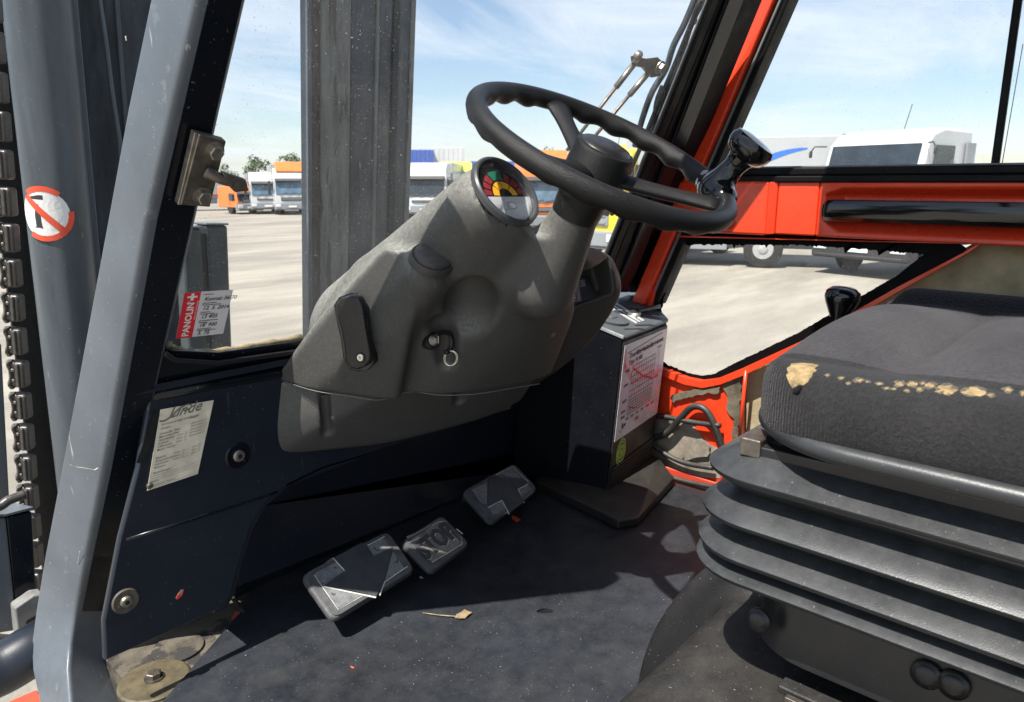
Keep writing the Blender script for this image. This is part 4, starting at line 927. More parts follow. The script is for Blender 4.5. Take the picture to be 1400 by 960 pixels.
# upper sill with seals
M('window_sill', box(XR - .028, XR + .05, YR, PX(975, 240, XR)[1] + .16, z_top - .001, z_top + .012), 'seal', dr, bevel=.003)
M('sill_seal', box(XR - .012, XR + .03, YR, PX(975, 240, XR)[1] + .16, z_top + .012, z_top + .030), 'seal', dr, bevel=.005)
M('seal_dust', box(XR - .002, XR + .012, YR, PX(975, 240, XR)[1] + .12, z_top + .029, z_top + .033), 'seal_grey', dr, bevel=.001)
a, b = PX(1062, 60, XR + .012), PX(968, 240, XR + .012)
M('upper_window', prism([b, (XR + .012, YR, z_top + .02), (XR + .012, YR, 1.4), b + unit(a - b) * .75], (.005, 0, 0)), 'glass_side', dr)
a = PX(1385, 0, XR); b = PX(1353, 232, XR); wv = PX(1364, 232, XR) - b
M('window_post', prism([b + (a - b) * 1.6, b, b + wv * 1.05, b + wv * 1.05 + (a - b) * 1.6], (.012, 0, 0)), 'seal', dr, bevel=.003)
M('glass_edge', prism([PX(1398, 60, XR + .02), PX(1368, 232, XR + .02), PX(1369, 232, XR + .02), PX(1399, 60, XR + .02)], (.003, 0, 0)), 'seal_grey', dr)
# lower window: red frame line, black printed border with a dotted inner edge, glass
def D(x, y, dx=0): return PX(x, y, XR + dx)
fr_out = [(884, 404), (912, 322), (1200, 330), (1344, 332), (1325, 345), (1230, 398), (1105, 470), (1020, 512), (985, 526), (960, 531), (935, 526), (905, 514), (872, 500)]
fr_in = [(895, 404), (916, 324), (1200, 331), (1336, 334), (1318, 345), (1226, 393), (1101, 464), (1014, 504), (980, 518), (958, 521), (938, 517), (908, 505), (880, 492)]
M('window_frame', ringband([D(*p, -.014) for p in fr_out], [D(*p, -.014) for p in fr_in], (.03, 0, 0)), 'red', dr, bevel=.002)
bo_px = [(884, 404), (914, 318), (1100, 320), (1240, 328), (1312, 333), (1322, 340), (1308, 354), (1226, 399), (1101, 470), (1014, 509), (980, 522), (958, 525), (938, 521), (906, 508), (876, 494)]
bi_px = [(908, 404), (926, 334), (1100, 335), (1200, 342), (1266, 347), (1258, 352), (1245, 362), (1228, 376), (1200, 392), (1090, 456), (1000, 499), (975, 512), (958, 514), (940, 510), (915, 500), (888, 486)]
def seglen(n, px):
    P = [np.array(p, float) for p in px]; P.append(P[0]); L = [0]
    for i in range(len(P) - 1): L.append(L[-1] + np.linalg.norm(P[i + 1] - P[i]))
    return P, L
N_ = 420
def rs(px):
    P, L = seglen(0, px); out = []
    for k in range(N_):
        s_ = L[-1] * k / N_; i = max(j for j in range(len(L)) if L[j] <= s_ + 1e-9); i = min(i, len(P) - 2)
        out.append(P[i] + (P[i + 1] - P[i]) * ((s_ - L[i]) / (L[i + 1] - L[i])))
    return out
cen = np.array([1000., 400.]); inn = rs(bi_px); inn2 = []
for k, p in enumerate(inn):
    q0, q1 = inn[k - 1], inn[(k + 1) % N_]; tg = (q1 - q0) / (np.linalg.norm(q1 - q0) + 1e-9); nm = np.array([-tg[1], tg[0]])
    amp = 2.4 if p[0] < 930 else (.7 if p[1] > 356 else 1.6)
    if p[1] < 352 and rg.random() < .06: amp = 7
    j = (amp * (.5 + .5 * math.sin(k * 1.7 + 3 * math.sin(k * .37))) * rg.uniform(.3, 1.25)) * (1 if rg.random() < .8 else -.4)
    inn2.append(p + nm * j)
bor = M('window_border', ringband([D(x, y, .004) for x, y in rs(bo_px)], [D(x, y, .004) for x, y in inn2], (.002, 0, 0)), 'print_black', dr)
M('lower_window', prism([D(x, y, .0075) for x, y in bo_px], (.004, 0, 0)), 'glass_dirty', dr)
# small stay bracket and catch under the rail near the wheel rim
M('catch', obox(PX(945, 298, XR - .05), (.004, 0, 0), (0, .045, .0), (0, 0, .009)), 'steel', dr, bevel=.003)
M('catch_bolt', lathe([(.009, 0), (.009, .006), (.005, .008)], PX(947, 300, XR - .055), (-1, 0, 0), 10), 'steel', dr, auto=30)
M('catch_lever', prism([PX(972, 288, XR - .05), PX(994, 290, XR - .05), PX(996, 310, XR - .05), PX(988, 316, XR - .05), PX(980, 306, XR - .05)], (-.01, 0, 0)), 'dsteel', dr, bevel=.004)
# wiper outside the windscreen
wp = T('windscreen_wiper', 'pantograph windscreen wiper with twin rods, arm and blade outside the glass', 'wiper', WS(885, 90, .08))
def W(x, y, o=.075): return WS(x, y, o)
for i, (x0, y0, x1, y1) in enumerate(((775, 206, 868, 86), (795, 208, 886, 100))):
    M('rod', tube([W(x0, y0), W(x1, y1)], .0035, 8), 'dsteel', wp, smooth=True)
    xm, ym = x1 - (x1 - x0) * .28, y1 - (y1 - y0) * .28
    M('rod_sleeve', tube([W(xm, ym), W(x1, y1)], .006, 10), 'steel', wp, smooth=True)
M('link_plate', prism([W(866, 76, .07), W(884, 80, .07), W(900, 78, .07), W(910, 88, .07), W(904, 104, .07), W(893, 106, .07), W(880, 92, .07), W(868, 90, .07)], (0, .008, 0)), 'dsteel', wp, bevel=.002)
M('pivot_nut', hexbolt(W(902, 92, .06), (0, -1, -.5), .010, .012), 'steel', wp, auto=30)
M('pivot_stub', tube([W(868, 82, .075), W(874, 74, .06)], .008, 10), 'steel', wp, smooth=True)
M('arm', tube(smoothpath([W(962, -30), W(937, 30), W(921, 62), (W(910, 95)), W(892, 125), W(879, 160), W(868, 200)], 5), [.0065] * 31, 8), 'mast_dark', wp, smooth=True)
M('blade_carrier', tube(smoothpath([W(975, -20, .06), W(948, 30, .06), W(928, 90, .06), W(905, 142, .06), W(888, 192, .06)], 5), .004, 8), 'vblack', wp, smooth=True)
M('blade_bow', tube(smoothpath([W(905, 118, .06), W(897, 140, .065), W(893, 170, .06), W(884, 196, .06)], 5), .0045, 8), 'mast_dark', wp, smooth=True)
M('blade_rubber', tube(smoothpath([W(958, 0, .05), W(930, 70, .05), W(905, 130, .05), W(872, 210, .05), W(845, 270, .05), W(836, 294, .05)], 5), .005, 6), 'seal', wp, smooth=True)
M('blade_clip', lathe([(.007, -.004), (.007, .004)], W(948, 29, .055), (0, 1, .5), 12), 'steel', wp, auto=30)
M('tail_blade', prism([W(838, 262, .05), W(846, 264, .05), W(832, 296, .05), W(826, 294, .05)], (0, .008, 0)), 'vblack', wp, bevel=.001)

# ================================================================== STEERING CONSOLE (moulded shapes from distance fields)
con = T('steering_console', 'scuffed dark grey plastic steering console with dial, ignition lock and lever', 'steering console', (.83, 1.0, .3))
tw = math.radians(28.8); WN = np.array([0, -math.sin(tw), math.cos(tw)]); WC = np.array([.830, .583, .790])
tg = math.radians(54.1); GN = np.array([0, -math.sin(tg), math.cos(tg)]); GC = np.array([.762, .697, .739])
def seam_z(y): return .411 + .19 * (np.maximum(y, .88) - .88)
seamp = [PY(376, 516, 1.04), PZ(450, 529, .427), PZ(520, 540, .414), PZ(600, 530, .41), PZ(655, 521, .41), PZ(720, 512, .41), PZ(742, 498, .412), np.array([1.06, 1.05, .43]), np.array([.60, 1.06, .43])]
dn_ = lambda L: L + [p - np.array([0, 0, .06]) for p in L]
u1 = dn_([PY(376, 516, 1.04), PZ(450, 529, .427), PZ(505, 539, .416), PZ(535, 540, .412), np.array([.80, 1.04, .43]), np.array([.60, 1.06, .43])]) + [PX(395, 494, .60), PX(430, 441, .625), PX(500, 379, .650), PX(526, 338, .662), PX(548, 346, .672), PX(566, 428, .682), PX(552, 486, .690), np.array([.78, .98, .60]), np.array([.76, .86, .60])]
u2 = dn_([PZ(585, 533, .411), PZ(655, 521, .408), PZ(720, 512, .41), PZ(742, 498, .412), np.array([1.06, 1.05, .43]), np.array([.66, 1.05, .43])]) + [np.array([.765, .668, .685]), np.array([.80, .66, .660]), np.array([.87, .68, .635]), np.array([.74, .72, .70]), PX(735, 440, .855), PX(690, 484, .84), PX(640, 490, .80), PX(783, 398, .93), PX(790, 425, .95), PX(772, 462, .985), np.array([.99, .98, .58]), np.array([.70, .95, .62]), np.array([.715, .80, .60])]
u1P, u2P = hull_planes(u1), hull_planes(u2)
def d_body(P): return smin(d_hull(P, u1P, .006) - .0012, d_hull(P, u2P, .010) - .002, .014)
low = seamp + [PY(352, 606, 1.05), PZ(376, 622, .318), PZ(480, 611, .298), PZ(545, 604, .298), PZ(600, 590, .302), PZ(660, 573, .312), PZ(712, 548, .334), np.array([1.06, 1.05, .36]), np.array([.575, 1.06, .33])]
lowP = hull_planes(low + [p + np.array([0, 0, .012]) for p in seamp])
BOSS = PX(588, 356, .690); BAX = unit([-.10, -.62, .78])
colA, colB = WC - WN * .37, WC - WN * .088
POD = lambda P: d_cone(P, GC - GN * .045, (.735, 1.03, .505), .060, .080)
HP = lambda P: smin(d_body(P), POD(P), .03)
def march(x, y, fn):
    d = ray(x, y); d = d / np.linalg.norm(d); t_ = .5
    for _ in range(200):
        q_ = fn((cC + d * t_)[None])[0]; t_ += q_ * .7
        if abs(q_) < 1e-4: break
    return cC + d * t_
HOL = march(640, 420, HP)
BOSS = march(590, 358, HP) + BAX * .006
K1_, K2_ = march(606, 450, HP), march(610, 496, HP)
def f_upper(P):
    d = d_body(P)
    pod = d_cone(P, GC - GN * .045, (.735, 1.03, .505), .060, .080)
    d = smin(d, pod, .03)
    d = smax(d, -d_cyl(P, GC + GN * .004, GC + GN * .09, .056, .06, .001), .004)
    d = smin(d, d_cone(P, WC - WN * .215, WC - WN * .05, .050, .0265), .028)
    d = smin(d, d_cone(P, BOSS - BAX * .034, BOSS - BAX * .12 + np.array([-.005, .02, 0]), .0365, .040), .014)
    # hollow to the right of the boss with the ignition lock
    d = smax(d, -d_ell(P, HOL + np.array([.006, .0, .0]), (.036, .045, .060)), .014)
    d = smax(d, -d_cone(P, K1_, K2_, .024, .015), .010)
    # dial face cut and top of the column
    d = smax(d, -d_cyl(P, GC - GN * .014, GC + GN * .03, .0475, .0475, .001), .002)
    d = smax(d, (P - (WC - WN * .088)) @ WN, .004)
    d = smax(d, seam_z(P[:, 1]) + .0012 - P[:, 2], .0015)
    return smax(d, P[:, 1] - 1.045, .003)
LP_ = lambda P: d_hull(P, lowP, .0055) - .001
G1_, G2_, G3_, G4_ = march(443, 540, LP_), march(450, 592, LP_) + np.array([-.003, 0, 0]), march(628, 530, LP_) + np.array([0, 0, .004]), march(628, 549, LP_)
def f_lower(P):
    d = d_hull(P, lowP, .0055) - .001
    d = smax(d, -d_cone(P, G1_, G2_, .008, .010), .004)
    d = smax(d, -d_cone(P, G3_, G4_, .0115, .011), .004)
    d = smax(d, P[:, 2] - seam_z(P[:, 1]) + .0006, .0015)
    return smax(d, P[:, 1] - 1.045, .003)
M('upper_cover', sdfmesh(f_upper, (.53, .56, .395), (1.09, 1.06, .84), .0045), 'console', con, smooth=True)
M('lower_cover', sdfmesh(f_lower, (.50, .76, .26), (1.10, 1.06, .47), .0045), 'console', con, smooth=True)
def hit(x, y, fn, out=0.0):
    d = ray(x, y); d = d / np.linalg.norm(d); t_ = .5
    for _ in range(150):
        q_ = fn((cC + d * t_)[None])[0]; t_ += q_ * .7
        if abs(q_) < 2e-4: break
    P_ = cC + d * t_; e = 2e-3; g = np.array([fn((P_ + np.eye(3)[i] * e)[None])[0] - fn((P_ - np.eye(3)[i] * e)[None])[0] for i in range(3)]); g = g / np.linalg.norm(g)
    return P_ + g * out, g
# dial
bz = M('dial_bezel', lathe([(.0475, -.012), (.0490, .002), (.0500, .005), (.0530, .0055), (.0555, .003), (.0565, -.004)], GC, GN, 56), 'bezel', con, auto=35)
dface = M('dial_face', lathe([(.0475, -.0135), (.0475, -.0035)], GC, GN, 56), 'gloss', con, auto=30)
gu, gv = np.array([1., 0, 0]), np.cross(GN, np.array([1., 0, 0]))
if gv[2] < 0: gv = -gv
gu = np.cross(gv, GN)   # right-handed with GN towards the driver
GO = GC - GN * .0033
def seg_(r0, r1, a0, a1, n=5, cy_=-.006, lift=.0004):
    pts = [(r1 * math.cos(math.radians(a0 + (a1 - a0) * k / n)), cy_ + r1 * math.sin(math.radians(a0 + (a1 - a0) * k / n))) for k in range(n + 1)] + [(r0 * math.cos(math.radians(a1 + (a0 - a1) * k / n)), cy_ + r0 * math.sin(math.radians(a1 + (a0 - a1) * k / n))) for k in range(n + 1)]
    v, f = flatpoly(GO, gu, gv, pts, 0); return [p + GN * lift for p in v], f
for a0, a1 in ((3, 44), (48, 88), (92, 132), (136, 177)): M('dial_segment', seg_(.0125, .024, a0, a1), 'yellow', dface)
for a0, a1 in ((3, 22), (26, 46), (50, 68), (118, 138), (142, 158), (162, 177)): M('warning_lamp', seg_(.027, .040, a0, a1), 'dred', dface)
M('warning_lamp', seg_(.027, .041, 74, 114), 'dgreen', dface)
lp = [(.047 * math.cos(math.radians(a)), .047 * math.sin(math.radians(a))) for a in range(188, 353, 6)]
M('dial_lower_half', ([p + GN * .0004 for p in flatpoly(GO, gu, gv, lp, 0)[0]], [tuple(range(len(lp)))]), 'silver', dface)
M('dial_logo', join(*[([p + GN * .0008 for p in flatpoly(GO, gu, gv, [(.010 * math.cos(a) + .0, -.022 + .006 * math.sin(a)), (.010 * math.cos(b_), -.022 + .006 * math.sin(b_)), (.0093 * math.cos(b_), -.022 + .0053 * math.sin(b_)), (.0093 * math.cos(a), -.022 + .0053 * math.sin(a))], 0)[0]], [(0, 1, 2, 3)]) for a, b_ in [(k * .35, k * .35 + .35) for k in range(18)]]), 'bezel', dface)
M('dial_glass', lathe([(.0475, .0018), (.03, .0026), (.0, .003)][:2] + [(.0001, .003)], GC, GN, 40), 'dialglass', con, smooth=True)
sm_ = []
for x, y in ((386, 517), (430, 526), (480, 535), (520, 540), (560, 538), (600, 531), (650, 520), (700, 515), (738, 502)):
    p_, g_ = hit(x, y - 3, f_upper); sm_.append(p_ + g_ * .0002 - np.array([0, 0, p_[2] - seam_z(np.array([p_[1]]))[0] - .0022]))
M('seam_edge', tube(smoothpath(sm_, 4), .0006, 5), 'seal_grey', con, smooth=True)
# boss cap, lever, switch pod
bc = M('boss_cap', lathe([(.031, -.004), (.0305, .004), (.027, .0075), (.018, .0095), (.001, .0105)], BOSS + BAX * .002, BAX, 36, sx=1.0, sy=.86), 'console2', con, smooth=True)
M('cap_ring', lathe([(.0355, -.010), (.0355, -.001), (.0335, .002), (.0308, .001)], BOSS + BAX * .002, BAX, 36, sx=1.0, sy=.86), 'console2', con, auto=50)
# turn lever on the left flank
def LV_(x, y, o=0):
    return PL(x, y, LP0 + LN * o, LN)
LP0, LN = hit(490, 455, f_upper)
lvp = [(467, 413), (474, 405), (487, 401), (498, 403), (503, 415), (508, 445), (514, 480), (514, 490), (506, 498), (497, 502), (486, 500), (480, 490), (478, 470), (474, 448), (469, 430)]
pv = [LV_(x, y, .004) for x, y in lvp]
lever = M('turn_lever', prism(pv, LN * .018), 'black', con, bevel=.005, seg=4)
M('lever_rim', prism([LV_(x, y, -.014) for x, y in ((463, 415), (470, 404), (487, 398), (500, 399), (507, 414), (513, 445), (519, 482), (518, 494), (508, 503), (495, 505), (483, 501), (476, 486), (473, 462), (467, 436))], LN * .016), 'gloss', con, bevel=.003)
M('lever_screw', lathe([(.0058, 0), (.0058, .001), (.0048, .0022), (.0026, .0022), (.0024, .0005)], LV_(493, 489, .0225), LN, 16), 'chrome', lever, auto=35)
M('lever_recess', lathe([(.0078, 0), (.0078, .0008)], LV_(493, 489, .0222), LN, 20), 'soot', lever)
# switch pod at the right
podpts = [PX(798, 336, 1.0), PX(822, 341, 1.05), PX(838, 352, 1.09), PX(851, 382, 1.11), PX(850, 404, 1.11), PX(838, 425, 1.10), PX(815, 462, 1.10), PX(765, 508, 1.10), PX(728, 528, 1.08), np.array([.93, .90, .42]), np.array([.93, .80, .56]), PX(790, 345, .96), np.array([.94, .95, .62]), np.array([1.08, 1.0, .60]), np.array([1.06, 1.04, .42])]
podP = hull_planes(podpts)
q0, q1, q2, q3 = PX(778, 372, .985), PX(826, 352, 1.075), PX(838, 398, 1.088), PX(786, 424, 1.0)
swn = unit(np.cross(q1 - q0, q3 - q0)); swn = swn if swn[1] < 0 else -swn
recP = hull_planes([p + swn * .07 for p in (q0 - (q1 - q0) * .3, q1 + swn * .01, q2, q3 - (q2 - q3) * .3)] + [p - swn * .030 for p in (q0 - (q1 - q0) * .3, q1 * .93 + q0 * .07, q2 * .93 + q3 * .07, q3 - (q2 - q3) * .3)])
def f_pod(P): return smax(d_hull(P, podP, .010) - .003, -d_hull(P, recP, .005), .006)
M('switch_pod', sdfmesh(f_pod, (.90, .60, .33), (1.16, 1.06, .70), .005), 'console2', con, smooth=True)
sq = [p - swn * .022 for p in (PX(784, 384, .99), PX(817, 378, 1.06), PX(828, 408, 1.06), PX(790, 420, .99))]
pnl = M('switch_panel', prism(sq, swn * .003), 'soot', con, bevel=.001)
su_, sv_ = sq[1] - sq[0], sq[3] - sq[0]
for k in range(4):
    m_ = 'soot' if k == 3 else 'switch'
    M('rocker_switch' if k < 3 else 'blank_slot', prism([sq[0] + su_ * (.05 + .23 * k) + sv_ * .1 + swn * .003, sq[0] + su_ * (.25 + .23 * k) + sv_ * .1 + swn * .003, sq[0] + su_ * (.25 + .23 * k) + sv_ * .88 + swn * .003, sq[0] + su_ * (.05 + .23 * k) + sv_ * .88 + swn * .003], swn * (.004 if k < 3 else .0006)), m_, pnl, bevel=.0008)
M('switch_symbol', join(*[prism([sq[0] + su_ * (.11 + .05 * a) + sv_ * (.60 + .08 * b_) + swn * .0072, sq[0] + su_ * (.14 + .05 * a) + sv_ * (.60 + .08 * b_) + swn * .0072, sq[0] + su_ * (.14 + .05 * a) + sv_ * (.64 + .08 * b_) + swn * .0072, sq[0] + su_ * (.11 + .05 * a) + sv_ * (.64 + .08 * b_) + swn * .0072], swn * .0004) for a in range(2) for b_ in range(2)]), 'white', pnl)
# ignition lock and key
LK, _n = hit(590, 466, f_upper); LKN = unit([-.25, -.95, .25])
lk = M('ignition_lock', lathe([(.0135, -.02), (.0135, .004), (.011, .007), (.009, .006)], LK, LKN, 24), 'soot', con, auto=40)
M('lock_face', lathe([(.0085, .005), (.0085, .0085), (.007, .0095)], LK, LKN, 18), 'steel', con, auto=40)
key = T('ignition_key', 'ignition key with black loop and small steel ring hanging from the lock', 'key', LK)
kb = LK + LKN * .022
M('key_blade', obox(LK + LKN * .014, LKN * .012, np.array([0, 0, .006]), np.cross(LKN, [0, 0, 1]) * .0016), 'chrome', key, bevel=.0006)
loop = [PY(x, y, LK[1] - .018) for x, y in ((595, 460), (602, 455), (612, 455), (617, 462), (617, 473), (613, 480), (609, 482))]
M('key_head', tube(smoothpath(loop, 4), .0038, 10), 'black', key, smooth=True)
rc_ = PY(615.5, 490, LK[1] - .020); ang = [2 * math.pi * k / 28 for k in range(29)]
e1k = unit(cR + np.array([0, 0, -.1])); e2k = unit(np.array([0, -.2, 1]))
for dz in (0, .0014): M('key_ring', tube([rc_ + e1k * (.0098 * math.cos(a)) + e2k * (.0125 * math.sin(a)) + np.array([dz, -dz, 0]) for a in ang], .0008, 6, cap=False), 'chrome', key, smooth=True)
for x, y, r in ((756, 458, .0045), (687, 525, .003)):
    o, g_ = hit(x, y, f_upper if r > .004 else f_lower)
    M('cover_screw', lathe([(r, -.002), (r, .001), (r * .5, .0015)], o, g_, 14), 'steel', con, auto=40)
M('clip', lathe([(.0085, 0), (.0080, .003), (.005, .004)], G3_ + np.array([0, .006, -.004]), (0, -.5, .6), 16), 'chrome', con, auto=40)
M('clip', obox(G1_ + np.array([.003, .003, -.002]), (.006, 0, 0), (0, .003, 0), (0, 0, .0012)), 'steel', con, bevel=.0005)

# ================================================================== STEERING WHEEL
wheel = T('steering_wheel', 'black grained steering wheel with finger grips and a spinner knob', 'steering wheel', WC)
wu = np.array([1., 0, 0]); wv_ = np.array([0, math.cos(tw), math.sin(tw)])
def WP(r, a, h=0): a = math.radians(a); return WC + r * (math.cos(a) * wu + math.sin(a) * wv_) + WN * h
RR, NR = .1800, 260
rings = []
for k in range(NR):
    a = 360 * k / NR; o = WP(RR, a); er = unit(WP(1, a) - WC); ring = []
    near = min(abs((a - s_ + 180) % 360 - 180) for s_ in (65, 185, 305))
    g = .5 + .5 * math.cos(math.radians(a * 22)); gm = min(1, max(0, (near - 9) / 6))
    for j in range(20):
        th = 2 * math.pi * j / 20; c_, s_ = math.cos(th), math.sin(th)
        r = .0128 + .0006 * abs(c_)
        under = max(0, -s_ * .75 - c_ * .45)
        r += gm * under * (.0062 * g - .0020)
        ring.append(o + er * (r * c_) + WN * (r * s_ * 1.05))
    rings.append(ring)
V = [p for r in rings for p in r]; Fc = [(i * 20 + j, i * 20 + (j + 1) % 20, ((i + 1) % NR) * 20 + (j + 1) % 20, ((i + 1) % NR) * 20 + j) for i in range(NR) for j in range(20)]
M('rim', (V, Fc), 'wheel', wheel, smooth=True)
M('hub', lathe([(.026, -.092), (.034, -.09), (.036, -.066), (.038, -.058), (.044, -.056), (.046, -.040), (.043, -.034), (.042, .008), (.040, .012), (.036, .0135)], WC - WN * .006, WN, 48), 'wheel', wheel, auto=30)
M('hub_cap', lathe([(.0375, .006), (.0375, .010), (.034, .0155), (.022, .019), (.001, .0205)], WC - WN * .006, WN, 48), 'black', wheel, auto=50)
for a in (65, 185, 305):
    er = unit(WP(1, a) - WC); et = np.cross(WN, er); rr_ = []
    for t_ in np.linspace(0, 1, 9):
        r = .034 + (.172 - .034) * t_; h = -.026 + .024 * (t_ ** 1.3); w_ = .023 - .007 * math.sin(t_ * math.pi * .9) + .007 * max(0, t_ - .75) * 4 * .5; th_ = .0095
        o = WC + er * r + WN * h
        rr_.append([o + et * (w_ * math.cos(q_)) * (1.0) + WN * (th_ * math.sin(q_) * (1 - .35 * math.cos(q_) ** 2)) for q_ in [2 * math.pi * j / 16 for j in range(16)]])
    M('spoke', loft(rr_), 'wheel', wheel, smooth=True)
# spinner knob clamped on the rim
ka = 324; kb_ = WP(RR - .006, ka, 0); kax = unit(WN * .90 + cR * .26)
M('knob_clamp', sdfmesh(lambda P: smin(d_cone(P, WP(RR, ka - 9), WP(RR, ka + 9), .019, .019), d_cone(P, kb_, kb_ + kax * .030, .021, .017), .014), kb_ - .07, kb_ + .07, .0032), 'gloss', wheel, smooth=True)
M('knob_stem', lathe([(.019, .016), (.0185, .022), (.0170, .026), (.0160, .034), (.0158, .042), (.0175, .050), (.022, .060)], kb_, kax, 32), 'gloss', wheel, auto=50)
hd = kb_ + kax * .066; fu, fv, fw_ = frame(kax)
rings = []
for r, h in ((.0200, -.012), (.0280, -.006), (.0320, .003), (.0325, .010), (.0290, .0175), (.0170, .0205), (.002, .0210)):
    rings.append([hd + kax * h + r * ((math.copysign(abs(math.cos(q_)) ** .72, math.cos(q_))) * fu * 1.06 + math.copysign(abs(math.sin(q_)) ** .72, math.sin(q_)) * fv * .92) for q_ in [2 * math.pi * j / 40 + .3 for j in range(40)]])
M('knob_head', loft(rings), 'gloss', wheel, auto=40)

# ================================================================== HEATER BOX
ht = T('heater_box', 'tall grey heater box with vents on top and a load chart on its face', 'heater', (1.42, 1.0, 0))
K0, K1 = PZ(828, 676, .028), PZ(851, 465, .402); R0 = PZ(890, 625, .07); R1 = PZ(912, 441, .412)
R0 = PL(889, 626, K0, np.cross(K1 - K0, R1 - K0))
L0 = np.array([1.30, 1.17, .03]); L1 = PX(820, 392, 1.36)
B1 = PX(868, 392, 1.545); M1 = PX(846, 389, 1.47)
L1 = np.array([K1[0] - .035, K1[1] + .26, K1[2] + .07])
R1b = PL(867, 393, K1, np.cross(R1 - K1, L1 - K1))
cen = (K0 + R1 + L1) / 3
front = [K0, R0, R1, K1]
M('housing', (lambda: (lambda P_: (P_, [(0, 1, 2, 3), (0, 3, 5, 4), (3, 2, 6, 5), (1, 7, 6, 2), (4, 5, 6, 7), (0, 4, 7, 1)]))([K0, R0, R1, K1, L0, L1, R1b, np.array([1.57, 1.15, .03])]))(), 'pillar_black', ht, bevel=.004)
fn_ = unit(np.cross(R0 - K0, K1 - K0)); fn_ = fn_ if fn_[1] < 0 else -fn_
fface = lambda a, b_, o=0: (K0 * (1 - a) + R0 * a) * (1 - b_) + (K1 * (1 - a) + R1 * a) * b_ + fn_ * o
def fquad(a0, a1, b0, b1, o, th): return prism([fface(a0, b0, o), fface(a1, b0, o), fface(a1, b1, o), fface(a0, b1, o)], fn_ * th)
M('front_cover', fquad(.01, .99, .01, .985, .0, .004), 'heater_front', ht, bevel=.002)
tn = unit(np.cross(R1 - K1, L1 - K1)); tn = tn if tn[2] > 0 else -tn
tface = lambda a, b_, o=0: (K1 * (1 - a) + R1 * a) * (1 - b_) + (L1 * (1 - a) + R1b * a) * b_ + tn * o
M('top_cover', prism([tface(-.015, -.02), tface(1.01, -.02), tface(1.01, 1), tface(-.015, 1)], tn * .012), 'heater', ht, bevel=.006, seg=3)
for a, b_ in ((.22, .34), (.74, .50)):
    c = tface(a, b_, .012); u_ = unit(R1 - K1); v_ = unit(L1 - K1)
    o_ = [c + .040 * math.cos(q_) * u_ + .058 * math.sin(q_) * v_ for q_ in [2 * math.pi * j / 28 for j in range(28)]]
    i_ = [c + .033 * math.cos(q_) * u_ + .050 * math.sin(q_) * v_ + tn * .004 for q_ in [2 * math.pi * j / 28 for j in range(28)]]
    vt = M('vent_disc', loft([o_, [p + tn * .006 for p in o_], [p + tn * .004 for p in i_]]), 'heater', ht, auto=40)
    M('vent_tab', loft([[c + tn * .009 - v_ * .02 + .014 * math.cos(q_) * u_ + .008 * math.sin(q_) * v_ for q_ in [2 * math.pi * j / 14 for j in range(14)]], [c + tn * .011 - v_ * .02 + .012 * math.cos(q_) * u_ + .006 * math.sin(q_) * v_ for q_ in [2 * math.pi * j / 14 for j in range(14)]]]), 'heater', vt, auto=40)
for k, (a0, a1, m_) in enumerate(((.42, .455, 'silver'), (.463, .478, 'seal'), (.485, .515, 'silver'), (.522, .537, 'seal'), (.545, .585, 'silver'))):
    M('slider_rail', prism([tface(a0, .10, .012), tface(a1, .10, .012), tface(a1, .85, .012), tface(a0, .85, .012)], tn * (.0016 if m_ == 'silver' else .0006)), m_, ht)
sl_ = M('slider', obox(tface(.56, .25, .016), unit(R1 - K1) * .012, unit(L1 - K1) * .012, tn * .005), 'cream', ht, bevel=.002)
M('slider_knob', tube([tface(.60, .24, .022), tface(.80, .20, .026), tface(.92, .20, .028)], [.0055, .0065, .0075], 12), 'gloss', sl_, smooth=False, auto=50)
# load chart
ch_ = M('load_chart', fquad(.03, .985, .345, .965, .0042, .0008), 'paper', ht)
co = fface(.03, .345, .0052); cu_ = (fface(.985, .345, .0052) - co); cv_ = (fface(.03, .965, .0052) - co)
def CQ(pts, l=.0004): v, f = flatpoly(co, cu_, cv_, pts, 0); return [p + fn_ * l for p in v], f
cun, cvn = unit(cu_), unit(cv_); CW = np.linalg.norm(cu_)
def ctext(s_, x, y, sz, **k): v, f = text(s_, co + cu_ * x + cv_ * y, cun, cvn, CW * sz, 0, **k); return [np.array(p) + fn_ * .0006 for p in v], f
def cline(x0, y0, x1, y1, w_=.006):
    d = np.array([x1 - x0, y1 - y0]); L_ = np.linalg.norm(d); n_ = np.array([-d[1], d[0]]) / L_ * w_ / 2
    return CQ([(x0 - n_[0], y0 - n_[1]), (x1 - n_[0], y1 - n_[1]), (x1 + n_[0], y1 + n_[1]), (x0 + n_[0], y0 + n_[1])], .0006)
pk = [cline(.24, .56, .95, .50, .05), cline(.03, .80, .24, .60, .05), cline(.03, .95, .05, .72, .03), cline(.26, .245, .50, .18, .06)]
M('marker_stroke', join(*[([p - fn_ * .0003 for p in v], f) for v, f in pk[:3]]), 'pink', ch_)
gl_ = [cline(.08, .90, .88, .93, .006)]
for k in range(11): gl_.append(cline(.22 + .055 * k, .22, .22 + .055 * k, .73, .005))
for y in (.22, .25, .28, .31, .34, .37, .41, .47, .55, .62, .68, .73): gl_.append(cline(.22, y, .77, y, .005))
gl_ += [ctext('Tragf\u00e4higkeitsdiagramm:', .13, .835, .082, bold=.03), ctext('Typ: H 80', .13, .765, .075, bold=.02), ctext('kg', .12, .10, .10, bold=.03), ctext('a', .10, .065, .06)]
for k, s_ in enumerate(('500', '600', '700', '900', '1000', '1250')): gl_.append(ctext(s_, .20 + .115 * k, .165, .042, bold=.02))
for s_, y in (('8000', .70), ('6000', .55), ('4000', .38), ('3000', .27), ('2000', .21)): gl_.append(ctext(s_, .07, y, .048, bold=.02))
